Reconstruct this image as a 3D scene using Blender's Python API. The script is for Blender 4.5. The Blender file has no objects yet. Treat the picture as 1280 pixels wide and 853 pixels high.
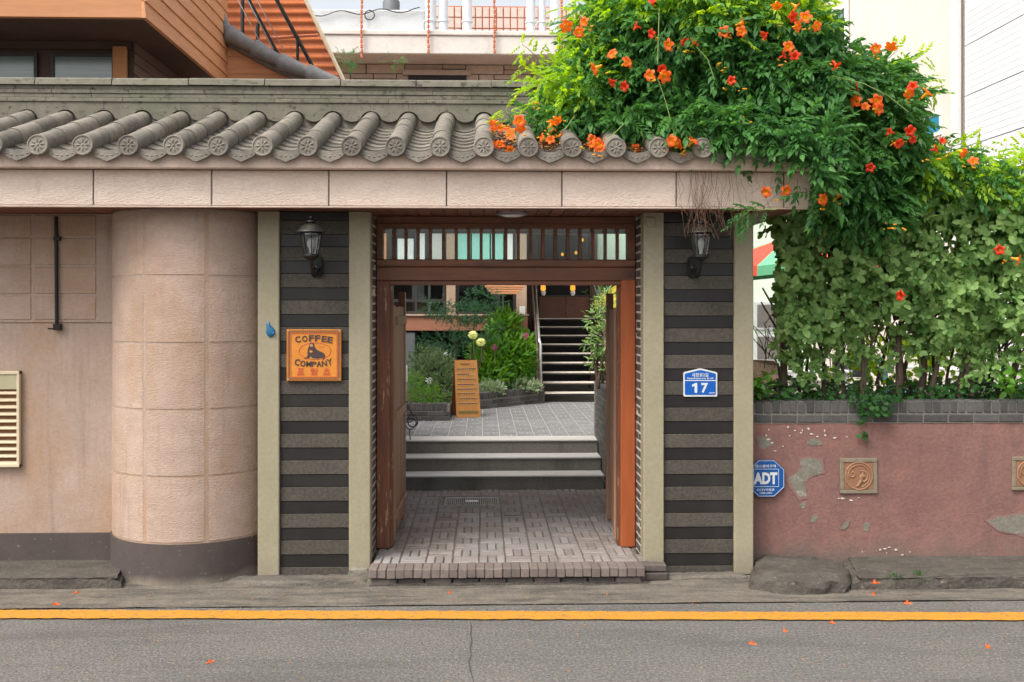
import bpy, bmesh, math, random
import numpy as np
from mathutils import Vector, Matrix
PI = math.pi
sc = bpy.context.scene
col = sc.collection

# ------------------------------------------------------------------ camera
F, HOR, ZC, YAW = 1240.0, 385.0, 2.04, math.radians(1.7)
cam = bpy.data.cameras.new('camera'); co = bpy.data.objects.new('camera', cam); col.objects.link(co)
co.location = (0, 0, ZC); co.rotation_euler = (PI/2, 0, -YAW)
cam.sensor_width = 36; cam.lens = F/1280*36; cam.shift_y = (HOR-426.5)/1280
cam.clip_end = 500; sc.camera = co

# ------------------------------------------------------------------ world, sun, exposure
SUN_EL, SUN_AZ = math.radians(56), math.radians(228)      # azimuth from +Y (into the scene) towards +X
w = bpy.data.worlds.new('World'); sc.world = w; w.use_nodes = True
wn = w.node_tree.nodes; wl = w.node_tree.links; wn.clear()
sky = wn.new('ShaderNodeTexSky'); sky.sky_type = 'NISHITA'; sky.sun_disc = False
sky.sun_elevation = SUN_EL; sky.sun_rotation = SUN_AZ; sky.air_density = 1.0; sky.dust_density = 6.0; sky.ozone_density = 0.4
hs = wn.new('ShaderNodeHueSaturation'); hs.inputs['Saturation'].default_value = 0.28
bg = wn.new('ShaderNodeBackground'); bg.inputs['Strength'].default_value = 0.15
wo = wn.new('ShaderNodeOutputWorld')
wl.new(sky.outputs[0], hs.inputs['Color']); wl.new(hs.outputs[0], bg.inputs['Color']); wl.new(bg.outputs[0], wo.inputs['Surface'])
sd = bpy.data.lights.new('sun', 'SUN'); so = bpy.data.objects.new('sun', sd); col.objects.link(so)
sd.energy = 1.05; sd.angle = math.radians(24); sd.color = (1.0, 0.93, 0.83)
_d = Vector((math.sin(SUN_AZ)*math.cos(SUN_EL), math.cos(SUN_AZ)*math.cos(SUN_EL), math.sin(SUN_EL)))
so.rotation_euler = _d.to_track_quat('Z', 'Y').to_euler()
sc.view_settings.view_transform = 'Standard'; sc.view_settings.look = 'None'
sc.view_settings.exposure = 1.06; sc.view_settings.gamma = 1.0; sc.view_settings.use_curve_mapping = False

# ------------------------------------------------------------------ helpers
rng = random.Random(7)
nr = np.random.RandomState(7)

def P(px, py, Y):
    """the point at depth Y whose position in the photograph is (px, py)"""
    a = (px-640)/F; b = (HOR-py)/F
    dx = a*math.cos(YAW)+math.sin(YAW); dy = math.cos(YAW)-a*math.sin(YAW)
    s = Y/dy
    return Vector((dx*s, Y, ZC+b*s))
def PX(px, Y): return P(px, HOR, Y).x
def PZ(px, py, Y): return P(px, py, Y).z

def props(o, label=None, cat=None, group=None, kind=None, category=None):
    cat = cat or category
    if label: o['label'] = label
    if cat: o['category'] = cat
    if group: o['group'] = group
    if kind: o['kind'] = kind
    return o

def wloc(o):
    v = Vector((0, 0, 0))
    while o is not None:
        v += o.location; o = o.parent
    return v

def thing(name, loc, label, cat, group=None):
    o = bpy.data.objects.new(name, None); o.empty_display_size = .1
    col.objects.link(o); o.location = loc
    return props(o, label, cat, group)

class MB:
    def __init__(s): s.v = []; s.f = []
    def add(s, vs, fs):
        n = len(s.v); s.v += [tuple(p) for p in vs]; s.f += [tuple(i+n for i in f) for f in fs]; return s
    def box(s, x0, x1, y0, y1, z0, z1):
        return s.add([(x, y, z) for x in (x0, x1) for y in (y0, y1) for z in (z0, z1)],
                     [(0,1,3,2), (4,6,7,5), (0,4,5,1), (2,3,7,6), (0,2,6,4), (1,5,7,3)])
    def cbox(s, x0, x1, y0, y1, z0, z1, c=.004, jit=0):
        lo = (x0, y0, z0); hi = (x1, y1, z1); vs = []; 
        for i in range(8):
            b = (i >> 2 & 1, i >> 1 & 1, i & 1)
            j = [rng.uniform(-jit, jit) for _ in range(3)]
            for a in range(3):
                p = []
                for k in range(3):
                    q = hi[k] if b[k] else lo[k]
                    if k != a: q += -c if b[k] else c
                    p.append(q+j[k])
                vs.append(p)
        I = lambda b, a: ((b[0] << 2) | (b[1] << 1) | b[2])*3+a
        fs = []
        for a in range(3):
            o = [k for k in range(3) if k != a]
            for sg in (0, 1):
                q = []
                for (u, v) in ((0,0), (1,0), (1,1), (0,1)):
                    b = [0, 0, 0]; b[a] = sg; b[o[0]] = u; b[o[1]] = v; q.append(I(b, a))
                fs.append(q)
            for (u, v) in ((0,0), (1,0), (1,1), (0,1)):
                b0 = [0,0,0]; b0[o[0]] = u; b0[o[1]] = v; b1 = list(b0); b1[a] = 1
                fs.append((I(b0, o[0]), I(b1, o[0]), I(b1, o[1]), I(b0, o[1])))
        for i in range(8): fs.append((i*3, i*3+1, i*3+2))
        return s.add(vs, fs)
    def prism(s, poly, fn):
        """poly: 2D outline; fn(u, v, t) -> point with t 0/1 the two faces"""
        n = len(poly)
        vs = [fn(u, v, 0) for u, v in poly]+[fn(u, v, 1) for u, v in poly]
        return s.add(vs, [tuple(range(n))[::-1], tuple(range(n, 2*n))]+[(i, (i+1) % n, (i+1) % n+n, i+n) for i in range(n)])
    def tube(s, pts, r, n=8, cap=True):
        pts = [Vector(p) for p in pts]; m = len(pts)
        rs = r if hasattr(r, '__len__') else [r]*m
        vs = []; prev = None
        for i, p in enumerate(pts):
            d = (pts[min(i+1, m-1)]-pts[max(i-1, 0)]).normalized()
            if prev is None:
                a = d.orthogonal().normalized()
            else:
                a = (prev-d*prev.dot(d))
                a = a.normalized() if a.length > 1e-6 else d.orthogonal().normalized()
            prev = a; b = d.cross(a)
            for k in range(n):
                t = 2*PI*k/n; vs.append(p+(a*math.cos(t)+b*math.sin(t))*rs[i])
        fs = [(i*n+k, i*n+(k+1) % n, (i+1)*n+(k+1) % n, (i+1)*n+k) for i in range(m-1) for k in range(n)]
        if cap: fs += [tuple(range(n))[::-1], tuple(range((m-1)*n, m*n))]
        return s.add(vs, fs)
    def lathe(s, prof, c=(0, 0, 0), n=16, axis='Z'):
        vs = []
        for r, z in prof:
            for k in range(n):
                t = 2*PI*k/n
                if axis == 'Z': vs.append((c[0]+r*math.cos(t), c[1]+r*math.sin(t), c[2]+z))
                else: vs.append((c[0]+r*math.cos(t), c[1]+z, c[2]+r*math.sin(t)))
        m = len(prof)
        return s.add(vs, [(i*n+k, i*n+(k+1) % n, (i+1)*n+(k+1) % n, (i+1)*n+k) for i in range(m-1) for k in range(n)]
                     + [tuple(range(n))[::-1], tuple(range((m-1)*n, m*n))])
    def mesh(s, name, mat, smooth=False, off=Vector((0, 0, 0)), recalc=True):
        me = bpy.data.meshes.new(name)
        me.from_pydata([(p[0]-off[0], p[1]-off[1], p[2]-off[2]) for p in s.v], [], s.f)
        if recalc:
            bm = bmesh.new(); bm.from_mesh(me); bmesh.ops.recalc_face_normals(bm, faces=bm.faces); bm.to_mesh(me); bm.free()
        me.materials.append(mat)
        if smooth: smooth_mesh(me, smooth)
        return me
    def build(s, name, mat, parent=None, smooth=False, **pr):
        off = wloc(parent) if parent else Vector((0, 0, 0))
        me = s.mesh(name, mat, smooth, off)
        o = bpy.data.objects.new(name, me); col.objects.link(o); o.parent = parent
        return props(o, **pr)

def smooth_mesh(me, ang=True):
    me.polygons.foreach_set('use_smooth', [True]*len(me.polygons))
    a = math.radians(40 if ang is True else ang)
    bm = bmesh.new(); bm.from_mesh(me)
    for e in bm.edges:
        if len(e.link_faces) == 2 and e.calc_face_angle(0) > a: e.smooth = False
    bm.to_mesh(me); bm.free()

def put(name, me, parent, loc, rot=(0, 0, 0), scale=(1, 1, 1), **pr):
    """one more object using a shared mesh, at a world position"""
    o = bpy.data.objects.new(name, me); col.objects.link(o)
    if parent is not None: o.parent = parent; loc = Vector(loc)-wloc(parent)
    o.location = loc; o.rotation_euler = rot; o.scale = scale
    return props(o, **pr)

# ------------------------------------------------------------------ materials
def _nodes(name):
    m = bpy.data.materials.new(name); m.use_nodes = True
    nt = m.node_tree; nt.nodes.clear()
    return m, nt, nt.nodes.new, nt.links.new
def rgba(c): return (c[0], c[1], c[2], 1)

def pmat(name, c1, c2=None, scale=8, rough=.85, bump=.3, bscale=60, bdist=.004, rnd=.12, stretch=(1, 1, 1), stains=(), metallic=0, spec=.4,
         detail=6, base_dirt=None, voronoi=None, grain=.10):
    """two colours mixed by noise, per-object random value, stains with a shape of their own, fine bump"""
    m, nt, N, L = _nodes(name)
    out = N('ShaderNodeOutputMaterial'); b = N('ShaderNodeBsdfPrincipled'); L(b.outputs[0], out.inputs[0])
    b.inputs['Roughness'].default_value = rough; b.inputs['Metallic'].default_value = metallic
    b.inputs['Specular IOR Level'].default_value = spec
    g = N('ShaderNodeNewGeometry'); mp = N('ShaderNodeMapping'); L(g.outputs['Position'], mp.inputs['Vector'])
    mp.inputs['Scale'].default_value = stretch
    oi = N('ShaderNodeObjectInfo')
    add = N('ShaderNodeVectorMath'); add.operation = 'ADD'
    sc_ = N('ShaderNodeVectorMath'); sc_.operation = 'SCALE'; sc_.inputs[0].default_value = (7.3, 3.1, 5.7)
    L(oi.outputs['Random'], sc_.inputs['Scale']); L(mp.outputs[0], add.inputs[0])
    if rnd > 0: L(sc_.outputs[0], add.inputs[1])
    no = N('ShaderNodeTexNoise'); no.inputs['Scale'].default_value = scale; no.inputs['Detail'].default_value = detail; no.inputs['Roughness'].default_value = .65
    L(add.outputs[0], no.inputs['Vector'])
    r = N('ShaderNodeMapRange'); r.inputs[1].default_value = .3; r.inputs[2].default_value = .7; L(no.outputs[0], r.inputs[0])
    mix = N('ShaderNodeMix'); mix.data_type = 'RGBA'
    mix.inputs[6].default_value = rgba(c1); mix.inputs[7].default_value = rgba(c2 or [x*.75 for x in c1]); L(r.outputs[0], mix.inputs[0])
    c = mix.outputs[2]
    for (sc3, sscale, lo, hi, amt, sstr) in stains:
        n2 = N('ShaderNodeTexNoise'); n2.inputs['Scale'].default_value = sscale; n2.inputs['Detail'].default_value = 8; n2.inputs['Roughness'].default_value = .7
        mp2 = N('ShaderNodeMapping'); mp2.inputs['Scale'].default_value = sstr; mp2.inputs['Location'].default_value = (sscale*3.1, lo*17, sscale)
        L(g.outputs['Position'], mp2.inputs['Vector']); L(mp2.outputs[0], n2.inputs['Vector'])
        r2 = N('ShaderNodeMapRange'); r2.inputs[1].default_value = lo; r2.inputs[2].default_value = hi; r2.inputs[4].default_value = amt; L(n2.outputs[0], r2.inputs[0])
        m2 = N('ShaderNodeMix'); m2.data_type = 'RGBA'; L(r2.outputs[0], m2.inputs[0]); L(c, m2.inputs[6]); m2.inputs[7].default_value = rgba(sc3); c = m2.outputs[2]
    if base_dirt:                                   # splash-back dirt: colour, height of its ragged edge
        dc, z0, z1, amt = base_dirt
        sp = N('ShaderNodeSeparateXYZ'); L(g.outputs['Position'], sp.inputs[0])
        n3 = N('ShaderNodeTexNoise'); n3.inputs['Scale'].default_value = 5; n3.inputs['Detail'].default_value = 7; L(g.outputs['Position'], n3.inputs['Vector'])
        ma = N('ShaderNodeMath'); ma.operation = 'MULTIPLY_ADD'; ma.inputs[1].default_value = (z1-z0)*1.6; L(n3.outputs[0], ma.inputs[0]); L(sp.outputs['Z'], ma.inputs[2])
        r3 = N('ShaderNodeMapRange'); r3.inputs[1].default_value = z1+(z1-z0)*.8; r3.inputs[2].default_value = z0+(z1-z0)*.8; r3.inputs[3].default_value = 0; r3.inputs[4].default_value = amt
        L(ma.outputs[0], r3.inputs[0])
        m3 = N('ShaderNodeMix'); m3.data_type = 'RGBA'; L(r3.outputs[0], m3.inputs[0]); L(c, m3.inputs[6]); m3.inputs[7].default_value = rgba(dc); c = m3.outputs[2]
    if rnd > 0:
        hv = N('ShaderNodeHueSaturation'); rr = N('ShaderNodeMapRange'); rr.inputs[3].default_value = 1-rnd; rr.inputs[4].default_value = 1+rnd
        L(oi.outputs['Random'], rr.inputs[0]); L(rr.outputs[0], hv.inputs['Value']); L(c, hv.inputs['Color']); c = hv.outputs[0]
    if grain > 0 and bump > 0:
        ng = N('ShaderNodeTexNoise'); ng.inputs['Scale'].default_value = bscale*.8; ng.inputs['Detail'].default_value = 4; ng.inputs['Roughness'].default_value = .7
        L(add.outputs[0], ng.inputs['Vector']); rg = N('ShaderNodeMapRange'); rg.inputs[1].default_value = .3; rg.inputs[2].default_value = .7; rg.inputs[3].default_value = 1-grain; rg.inputs[4].default_value = 1+grain
        L(ng.outputs[0], rg.inputs[0]); hg = N('ShaderNodeHueSaturation'); L(rg.outputs[0], hg.inputs['Value']); L(c, hg.inputs['Color']); c = hg.outputs[0]
    L(c, b.inputs['Base Color'])
    if bump > 0:
        if voronoi:
            nb = N('ShaderNodeTexVoronoi'); nb.inputs['Scale'].default_value = bscale
            hb = nb.outputs['Distance']
        else:
            nb = N('ShaderNodeTexNoise'); nb.inputs['Scale'].default_value = bscale; nb.inputs['Detail'].default_value = 5; nb.inputs['Roughness'].default_value = .6
            hb = nb.outputs[0]
        L(add.outputs[0], nb.inputs['Vector'])
        bp = N('ShaderNodeBump'); bp.inputs['Strength'].default_value = bump; bp.inputs['Distance'].default_value = bdist
        L(hb, bp.inputs['Height']); L(bp.outputs[0], b.inputs['Normal'])
    return m

def flat(name, c, rough=.5, metallic=0, spec=.5, rnd=0, bump=0):
    return pmat(name, c, [x*.9 for x in c], 12, rough, bump, 80, .002, rnd, metallic=metallic, spec=spec)

def leafmat(name, c1, c2, trans=.45, rough=.45, clump=2.5, hue=.475):
    m, nt, N, L = _nodes(name)
    out = N('ShaderNodeOutputMaterial')
    g = N('ShaderNodeNewGeometry'); no = N('ShaderNodeTexNoise'); no.inputs['Scale'].default_value = clump; no.inputs['Detail'].default_value = 3
    L(g.outputs['Position'], no.inputs['Vector'])
    a = N('ShaderNodeMath'); a.operation = 'MULTIPLY_ADD'; a.inputs[1].default_value = .55; L(g.outputs['Random Per Island'], a.inputs[0])
    a2 = N('ShaderNodeMath'); a2.operation = 'MULTIPLY_ADD'; a2.inputs[1].default_value = 1.4; a2.inputs[2].default_value = -.48; L(no.outputs[0], a2.inputs[0]); L(a2.outputs[0], a.inputs[2])
    mx = N('ShaderNodeMix'); mx.data_type = 'RGBA'; mx.inputs[6].default_value = rgba(c1); mx.inputs[7].default_value = rgba(c2); L(a.outputs[0], mx.inputs[0])
    b = N('ShaderNodeBsdfPrincipled'); b.inputs['Roughness'].default_value = rough; b.inputs['Specular IOR Level'].default_value = .22; L(mx.outputs[2], b.inputs['Base Color'])
    t = N('ShaderNodeBsdfTranslucent')
    hv = N('ShaderNodeHueSaturation'); hv.inputs['Hue'].default_value = hue; hv.inputs['Saturation'].default_value = 1.15; hv.inputs['Value'].default_value = 1.9
    L(mx.outputs[2], hv.inputs['Color']); L(hv.outputs[0], t.inputs['Color'])
    ms = N('ShaderNodeMixShader'); ms.inputs[0].default_value = trans; L(b.outputs[0], ms.inputs[1]); L(t.outputs[0], ms.inputs[2]); L(ms.outputs[0], out.inputs[0])
    return m

def glassmat(name, tint=(.8, .85, .85), refl=.12, alpha=.7, rough=.03):
    m, nt, N, L = _nodes(name)
    out = N('ShaderNodeOutputMaterial'); t = N('ShaderNodeBsdfTransparent'); t.inputs[0].default_value = rgba([c*alpha for c in tint])
    g = N('ShaderNodeBsdfGlossy'); g.inputs['Roughness'].default_value = rough; g.inputs[0].default_value = (.9, .9, .9, 1)
    f = N('ShaderNodeLayerWeight'); f.inputs[0].default_value = .35
    a = N('ShaderNodeMath'); a.operation = 'MULTIPLY_ADD'; a.inputs[1].default_value = .35; a.inputs[2].default_value = refl; L(f.outputs['Fresnel'], a.inputs[0])
    ms = N('ShaderNodeMixShader'); L(a.outputs[0], ms.inputs[0]); L(t.outputs[0], ms.inputs[1]); L(g.outputs[0], ms.inputs[2]); L(ms.outputs[0], out.inputs[0])
    return m

def emis(name, c, s):
    m, nt, N, L = _nodes(name); out = N('ShaderNodeOutputMaterial'); e = N('ShaderNodeEmission')
    e.inputs[0].default_value = rgba(c); e.inputs[1].default_value = s; L(e.outputs[0], out.inputs[0]); return m

M = {}
M['asphalt'] = pmat('asphalt', (.165, .155, .14), (.062, .060, .057), 55, .92, 1.0, 60, .014, 0, grain=.42, detail=8, stains=[((.17, .158, .14), 1.2, .45, .75, .4, (1, 1, 1)), ((.33, .32, .295), 60, .575, .64, .75, (1, 1, 1)), ((.06, .058, .055), 1.1, .50, .62, .4, (.4, 2.2, 1)), ((.035, .035, .035), 5, .66, .70, .5, (1, 1, 1))])
M['gutter'] = pmat('gutter_concrete', (0.167, 0.146, 0.118), (0.099, 0.087, 0.071), 6, .9, 1.0, 55, .010, 0, stains=[((.04, .036, .032), 3.2, .46, .64, .75, (.45, 3.5, 1)), ((.26, .23, .18), 40, .62, .7, .5, (1, 1, 1))], grain=0.25)
M['yellow'] = pmat('yellow_paint', (.50, .225, .018), (.43, .185, .015), 30, .7, .5, 200, .003, 0, stains=[((.13, .11, .08), 24, .55, .62, .8, (1, 2, 1)), ((.20, .12, .03), 70, .52, .6, .6, (1, 1, 1)), ((.35, .2, .05), 3, .5, .7, .5, (.4, 1, 1))])
M['stucco'] = pmat('stucco', (0.394, 0.302, 0.243), (0.326, 0.241, 0.190), 2.2, .9, .7, 60, .006, 0, stains=[((.33, .18, .08), 1.1, .44, .68, .75, (1, 1, .6)), ((.20, .13, .09), 4, .52, .72, .45, (3.5, 3.5, .22)), ((.17, .13, .10), 6, .62, .78, .35, (3, 3, .5))])
M['stone_rough'] = pmat('rough_wall_panel', (0.432, 0.326, 0.261), (0.360, 0.262, 0.209), 3, .9, .8, 50, .008, .03, stretch=(1, 1, 2.4), stains=[((.30, .175, .09), 1.5, .46, .70, .6, (1, 1, .5)), ((.18, .12, .085), 4, .54, .74, .4, (3.5, 3.5, .22)), ((.14, .105, .085), 11, .64, .75, .4, (1, 1, .6))])
M['fascia'] = pmat('fascia_stone', (0.660, 0.541, 0.456), (0.580, 0.463, 0.382), 3, .9, .9, 45, .012, .035, stretch=(1, 1, 2.2), stains=[((.36, .27, .2), 9, .62, .76, .45, (1, 1, .4))])
M['fascia_band'] = pmat('fascia_band', (0.688, 0.537, 0.444), (0.525, 0.400, 0.325), 2.2, .88, .35, 60, .003, 0, stains=[((.24, .22, .19), 3, .5, .72, .5, (1, 1, .6)), ((.15, .13, .12), 18, .66, .74, .6, (.6, 1, 1))])
M['plinth'] = pmat('dark_plinth', (0.084, 0.065, 0.058), (0.058, 0.046, 0.043), 3, .85, .4, 60, .003, 0, stains=[((.32, .28, .24), 14, .62, .7, .5, (1, 1, 1.5)), ((.06, .05, .05), 3, .5, .7, .5, (2, 2, .5))], base_dirt=((.24, .205, .16), 0, .07, .75), grain=0.12)
M['post'] = pmat('cream_post', (0.286, 0.256, 0.175), (0.252, 0.224, 0.147), 2.5, .6, .25, 40, .002, .02, stains=[((.33, .29, .19), 3, .55, .75, .4, (2, 2, .5))], base_dirt=((.2, .17, .13), 0, .2, .6))
M['granite_dark'] = pmat('dark_granite', (.010, .009, .0085), (.016, .0145, .0135), 4, .42, .15, 220, .001, .15, stains=[((.04, .035, .03), 3, .5, .8, .5, (1, 1, .4))])
M['granite_rough'] = pmat('flamed_granite', (0.077, 0.068, 0.054), (0.043, 0.038, 0.032), 45, .9, .7, 70, .006, .13, grain=.25, stains=[((.12, .1, .075), 3, .5, .75, .4, (1, 1, 1))])
M['granite_step'] = pmat('step_granite', (0.170, 0.162, 0.141), (0.111, 0.105, 0.093), 60, .85, .4, 140, .002, .06, stains=[((.04, .04, .035), 3, .5, .7, .6, (1, 1, .5))])
M['granite_tread'] = pmat('tread_granite', (.50, .48, .45), (.40, .39, .37), 70, .8, .3, 140, .002, .05, stains=[((.2, .19, .17), 4, .55, .75, .4, (1, 1, 1))])
M['mortar'] = pmat('mortar', (.22, .20, .17), (.15, .135, .12), 30, .95, .5, 120, .003, 0)
M['mortar_dark'] = pmat('dark_mortar', (.13, .11, .095), (.08, .07, .06), 30, .95, .5, 120, .003, 0, grain=0.2)
M['mortar_pale'] = pmat('pale_mortar', (.62, .57, .49), (.5, .45, .38), 30, .95, .5, 120, .003, 0)
M['brick_dark'] = pmat('dark_brick', (0.060, 0.050, 0.045), (0.092, 0.074, 0.064), 25, .85, .5, 130, .003, .28)
M['brick_grey'] = pmat('grey_brick', (0.059, 0.057, 0.055), (0.091, 0.087, 0.081), 25, .85, .5, 130, .003, .3, stains=[((.22, .20, .17), 8, .6, .75, .4, (1, 1, 1))])
M['paver'] = pmat('paving_brick', (0.213, 0.172, 0.152), (0.152, 0.123, 0.111), 22, .85, .5, 150, .003, .17, stains=[((.24, .235, .23), 1.3, .42, .6, .7, (1, 1, 1)), ((.11, .09, .075), 7, .58, .72, .5, (1, 1, 1))])
M['paver_grey'] = pmat('grey_paving_brick', (.22, .22, .218), (.16, .16, .16), 20, .85, .5, 150, .003, .12, stains=[((.14, .14, .14), 4, .55, .72, .5, (1, 1, 1))])
M['sand'] = pmat('joint_sand', (.16, .135, .105), (.10, .085, .07), 60, .95, .4, 200, .002, 0)
M['tile'] = pmat('roof_tile', (0.205, 0.182, 0.148), (0.115, 0.103, 0.086), 14, .85, .7, 80, .004, .24, stains=[((.34, .32, .27), 20, .58, .72, .55, (1, 1, 1)), ((.10, .11, .07), 5, .55, .72, .5, (1, 1, 1))])
M['tile_old'] = pmat('mossy_ridge_tile', (0.183, 0.166, 0.132), (0.119, 0.112, 0.085), 9, .9, .5, 120, .003, .06, stains=[((.10, .115, .07), 1.6, .48, .68, .6, (1, 1, 1)), ((.03, .032, .026), 13, .54, .64, .8, (1, 1, 1.6))])
M['wood_dark'] = pmat('brown_timber', (.205, .074, .034), (.10, .042, .022), 14, .5, .35, 60, .002, .1, stretch=(.12, 1, 1), stains=[((.05, .03, .022), 7, .52, .68, .65, (.3, 1, 1)), ((.30, .17, .10), 12, .60, .68, .4, (.1, 1, 1))])
M['wood_post'] = pmat('weathered_brown_post', (.175, .062, .030), (.085, .036, .020), 14, .55, .4, 60, .002, .1, stretch=(1, 1, .12), stains=[((.36, .24, .16), 26, .57, .62, .8, (1, 1, .16)), ((.05, .03, .022), 5, .55, .7, .6, (1, 1, .3))])
M['wood_orange'] = pmat('new_orange_timber', (.38, .10, .028), (.26, .065, .02), 9, .4, .2, 50, .001, .03, stretch=(1, 1, .1))
M['wood_door'] = pmat('door_plank', (.30, .165, .10), (.17, .092, .058), 12, .6, .4, 60, .002, .15, stretch=(1, 1, .1), stains=[((.36, .25, .17), 6, .56, .72, .5, (1, 1, .15))])
M['soffit'] = pmat('soffit_board', (0.208, 0.078, 0.045), (0.143, 0.052, 0.030), 10, .55, .2, 60, .001, .14, stretch=(1, .1, 1))
M['lead'] = pmat('pale_blue', (.0, .25, .55), None, 5, .3, 0)
M['black_metal'] = pmat('black_metal', (0.009, 0.009, 0.010), (0.018, 0.017, 0.016), 40, .4, .15, 90, .001, 0, metallic=.3)
M['lamp_cap'] = pmat('weathered_lamp_cap', (0.044, 0.040, 0.030), (0.016, 0.016, 0.014), 18, .5, .2, 90, .001, 0, metallic=.3)
M['lamp_glass'] = glassmat('seeded_glass', (.72, .74, .72), .10, .8, .12)
M['glass'] = glassmat('window_glass', (.9, .98, .97), .03, .93, .02)
M['glass_dark'] = glassmat('dark_window_glass', (.35, .45, .45), .22, .6, .03)
M['bulb'] = flat('white_bulb', (.9, .9, .88), .25)
M['white'] = flat('white_paint', (.78, .78, .76), .5)
M['steel'] = pmat('stainless', (.5, .5, .5), (.35, .35, .36), 20, .3, .1, 80, .001, 0, metallic=.9)
M['pinkwall'] = pmat('pink_render', (0.226, 0.118, 0.098), (0.182, 0.095, 0.082), 3, .9, .7, 45, .008, 0, grain=.13,
    stains=[((.115, .07, .06), 2.2, .47, .7, .65, (2.2, 1, .45)), ((.33, .155, .12), 1.7, .50, .68, .6, (.5, 1, 1)), ((.27, .13, .10), 5, .58, .72, .5, (1, 1, .6)), ((.13, .10, .09), 9, .64, .74, .5, (3, 1, .5))], base_dirt=((.12, .10, .085), .02, .26, .9))
M['cement'] = pmat('bare_cement', (0.210, 0.196, 0.158), (0.140, 0.133, 0.108), 16, .95, .8, 70, .006, 0, stains=[((.42, .40, .34), 8, .56, .7, .5, (1, 1, 1))], grain=0.2)
M['kerb'] = pmat('kerb_concrete', (0.097, 0.084, 0.069), (0.061, 0.054, 0.045), 9, .95, 1.0, 38, .016, 0, stains=[((.045, .04, .033), 4, .46, .62, .75, (1, 1.6, 1)), ((.25, .225, .185), 22, .6, .68, .6, (1, 1, 1)), ((.08, .10, .05), 6, .6, .75, .5, (1, 1, 1))], grain=0.22)
M['soil'] = pmat('soil', (.07, .05, .035), (.04, .03, .02), 20, .95, .8, 60, .01, 0)
M['terracotta'] = pmat('terracotta', (.27, .135, .075), (.20, .095, .05), 18, .8, .4, 90, .002, .1)
M['terra_frame'] = pmat('tile_mortar_frame', (0.240, 0.198, 0.138), (0.156, 0.132, 0.096), 22, .95, .6, 90, .003, 0)
M['sign_orange'] = pmat('orange_sign', (0.576, 0.218, 0.028), (0.518, 0.185, 0.024), 14, .5, .1, 60, .001, 0)
M['sign_brown'] = flat('sign_brown', (.16, .06, .03), .5)
M['sign_dark'] = flat('sign_dark', (.05, .028, .025), .5)
M['sign_red'] = flat('sign_red', (.50, .07, .03), .5)
M['sign_tan'] = flat('sign_tan', (.45, .23, .08), .5)
M['plate_blue'] = flat('plate_blue', (0.000, 0.088, 0.396), .35)
M['adt_blue'] = flat('octagon_blue', (0.000, 0.077, 0.294), .35)
M['sign_white'] = flat('sign_white', (0.612, 0.626, 0.634), .4)
M['clad'] = pmat('orange_cladding', (0.616, 0.291, 0.138), (0.484, 0.213, 0.098), 8, .6, .25, 60, .001, .07, stretch=(.12, .12, 1))
M['clad_front'] = pmat('orange_beam', (0.464, 0.208, 0.088), (0.400, 0.168, 0.068), 6, .6, .2, 60, .001, .05, stretch=(.1, 1, 1))
M['awning'] = pmat('orange_corrugated', (.62, .17, .035), (.48, .12, .03), 6, .6, .1, 60, .001, 0)
M['dark_wood'] = pmat('dark_stained_timber', (0.100, 0.052, 0.036), (0.060, 0.036, 0.028), 8, .7, .2, 60, .001, .1, stretch=(.2, .2, 1))
M['dark_frame'] = flat('dark_frame', (.035, .03, .03), .5)
M['conc_white'] = pmat('pale_concrete', (.62, .60, .56), (.50, .48, .44), 2, .9, .4, 40, .006, .03, stains=[((.30, .29, .27), 3, .56, .74, .5, (1, 1, .5))])
M['conc_grey'] = pmat('grey_concrete', (.52, .54, .55), (.44, .46, .47), 2, .9, .3, 40, .006, 0, stains=[((.28, .3, .3), 3, .56, .74, .5, (1, 1, .5))])
M['ashlar'] = pmat('ashlar_block', (.42, .345, .275), (.33, .27, .215), 8, .9, .5, 60, .006, .14)
M['rust'] = flat('rust', (.48, .15, .07), .8)
M['cream_wall'] = pmat('cream_render', (.72, .66, .59), (.66, .6, .53), 1.5, .9, .3, 40, .004, 0, stains=[((.56, .49, .42), 1.2, .5, .75, .4, (2, 1, .4))])
M['white_clad'] = pmat('white_metal_cladding', (.80, .81, .82), (.77, .78, .79), 3, .45, 0, 40, .002, .03)
M['pinktile'] = None
M['teal'] = flat('teal_blind', (.30, .66, .56), .7)
M['beige'] = pmat('beige_render', (.42, .30, .21), (.37, .26, .18), 4, .85, .2, 60, .002, 0)
M['brown_beam'] = pmat('brown_render_beam', (.34, .15, .09), (.28, .12, .07), 5, .8, .2, 60, .002, 0, stretch=(.3, 1, 1))
M['door_brown'] = pmat('brown_door_panel', (.13, .055, .035), (.10, .042, .028), 4, .5, .1, 60, .001, .05)
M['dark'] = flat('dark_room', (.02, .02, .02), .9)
M['grey_box'] = flat('grey_cabinet', (.12, .13, .14), .6)
M['stem'] = pmat('bark', (.11, .075, .052), (.05, .035, .026), 30, .9, .8, 70, .006, 0, stretch=(1, 1, .3))
M['stem_pale'] = pmat('pale_bark', (.28, .2, .14), (.17, .12, .085), 30, .9, .6, 70, .004, 0, stretch=(1, 1, .3))
M['twig'] = flat('dry_root', (.16, .085, .055), .9)
M['shoot'] = flat('green_shoot', (.18, .26, .06), .6)
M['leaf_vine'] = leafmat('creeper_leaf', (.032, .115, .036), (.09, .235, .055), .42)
M['leaf_lime'] = leafmat('lime_and_backlit_leaf', (.16, .33, .035), (.36, .52, .06), .55)  # lime green; on the creeper's fringe this colour carries painted backlight
M['leaf_hedge'] = leafmat('hedge_leaf', (0.047, 0.136, 0.024), (0.306, 0.455, 0.161), .35, .5, 6)
M['leaf_bush'] = leafmat('bush_leaf', (.045, .16, .02), (.14, .30, .04), .4)
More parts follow.
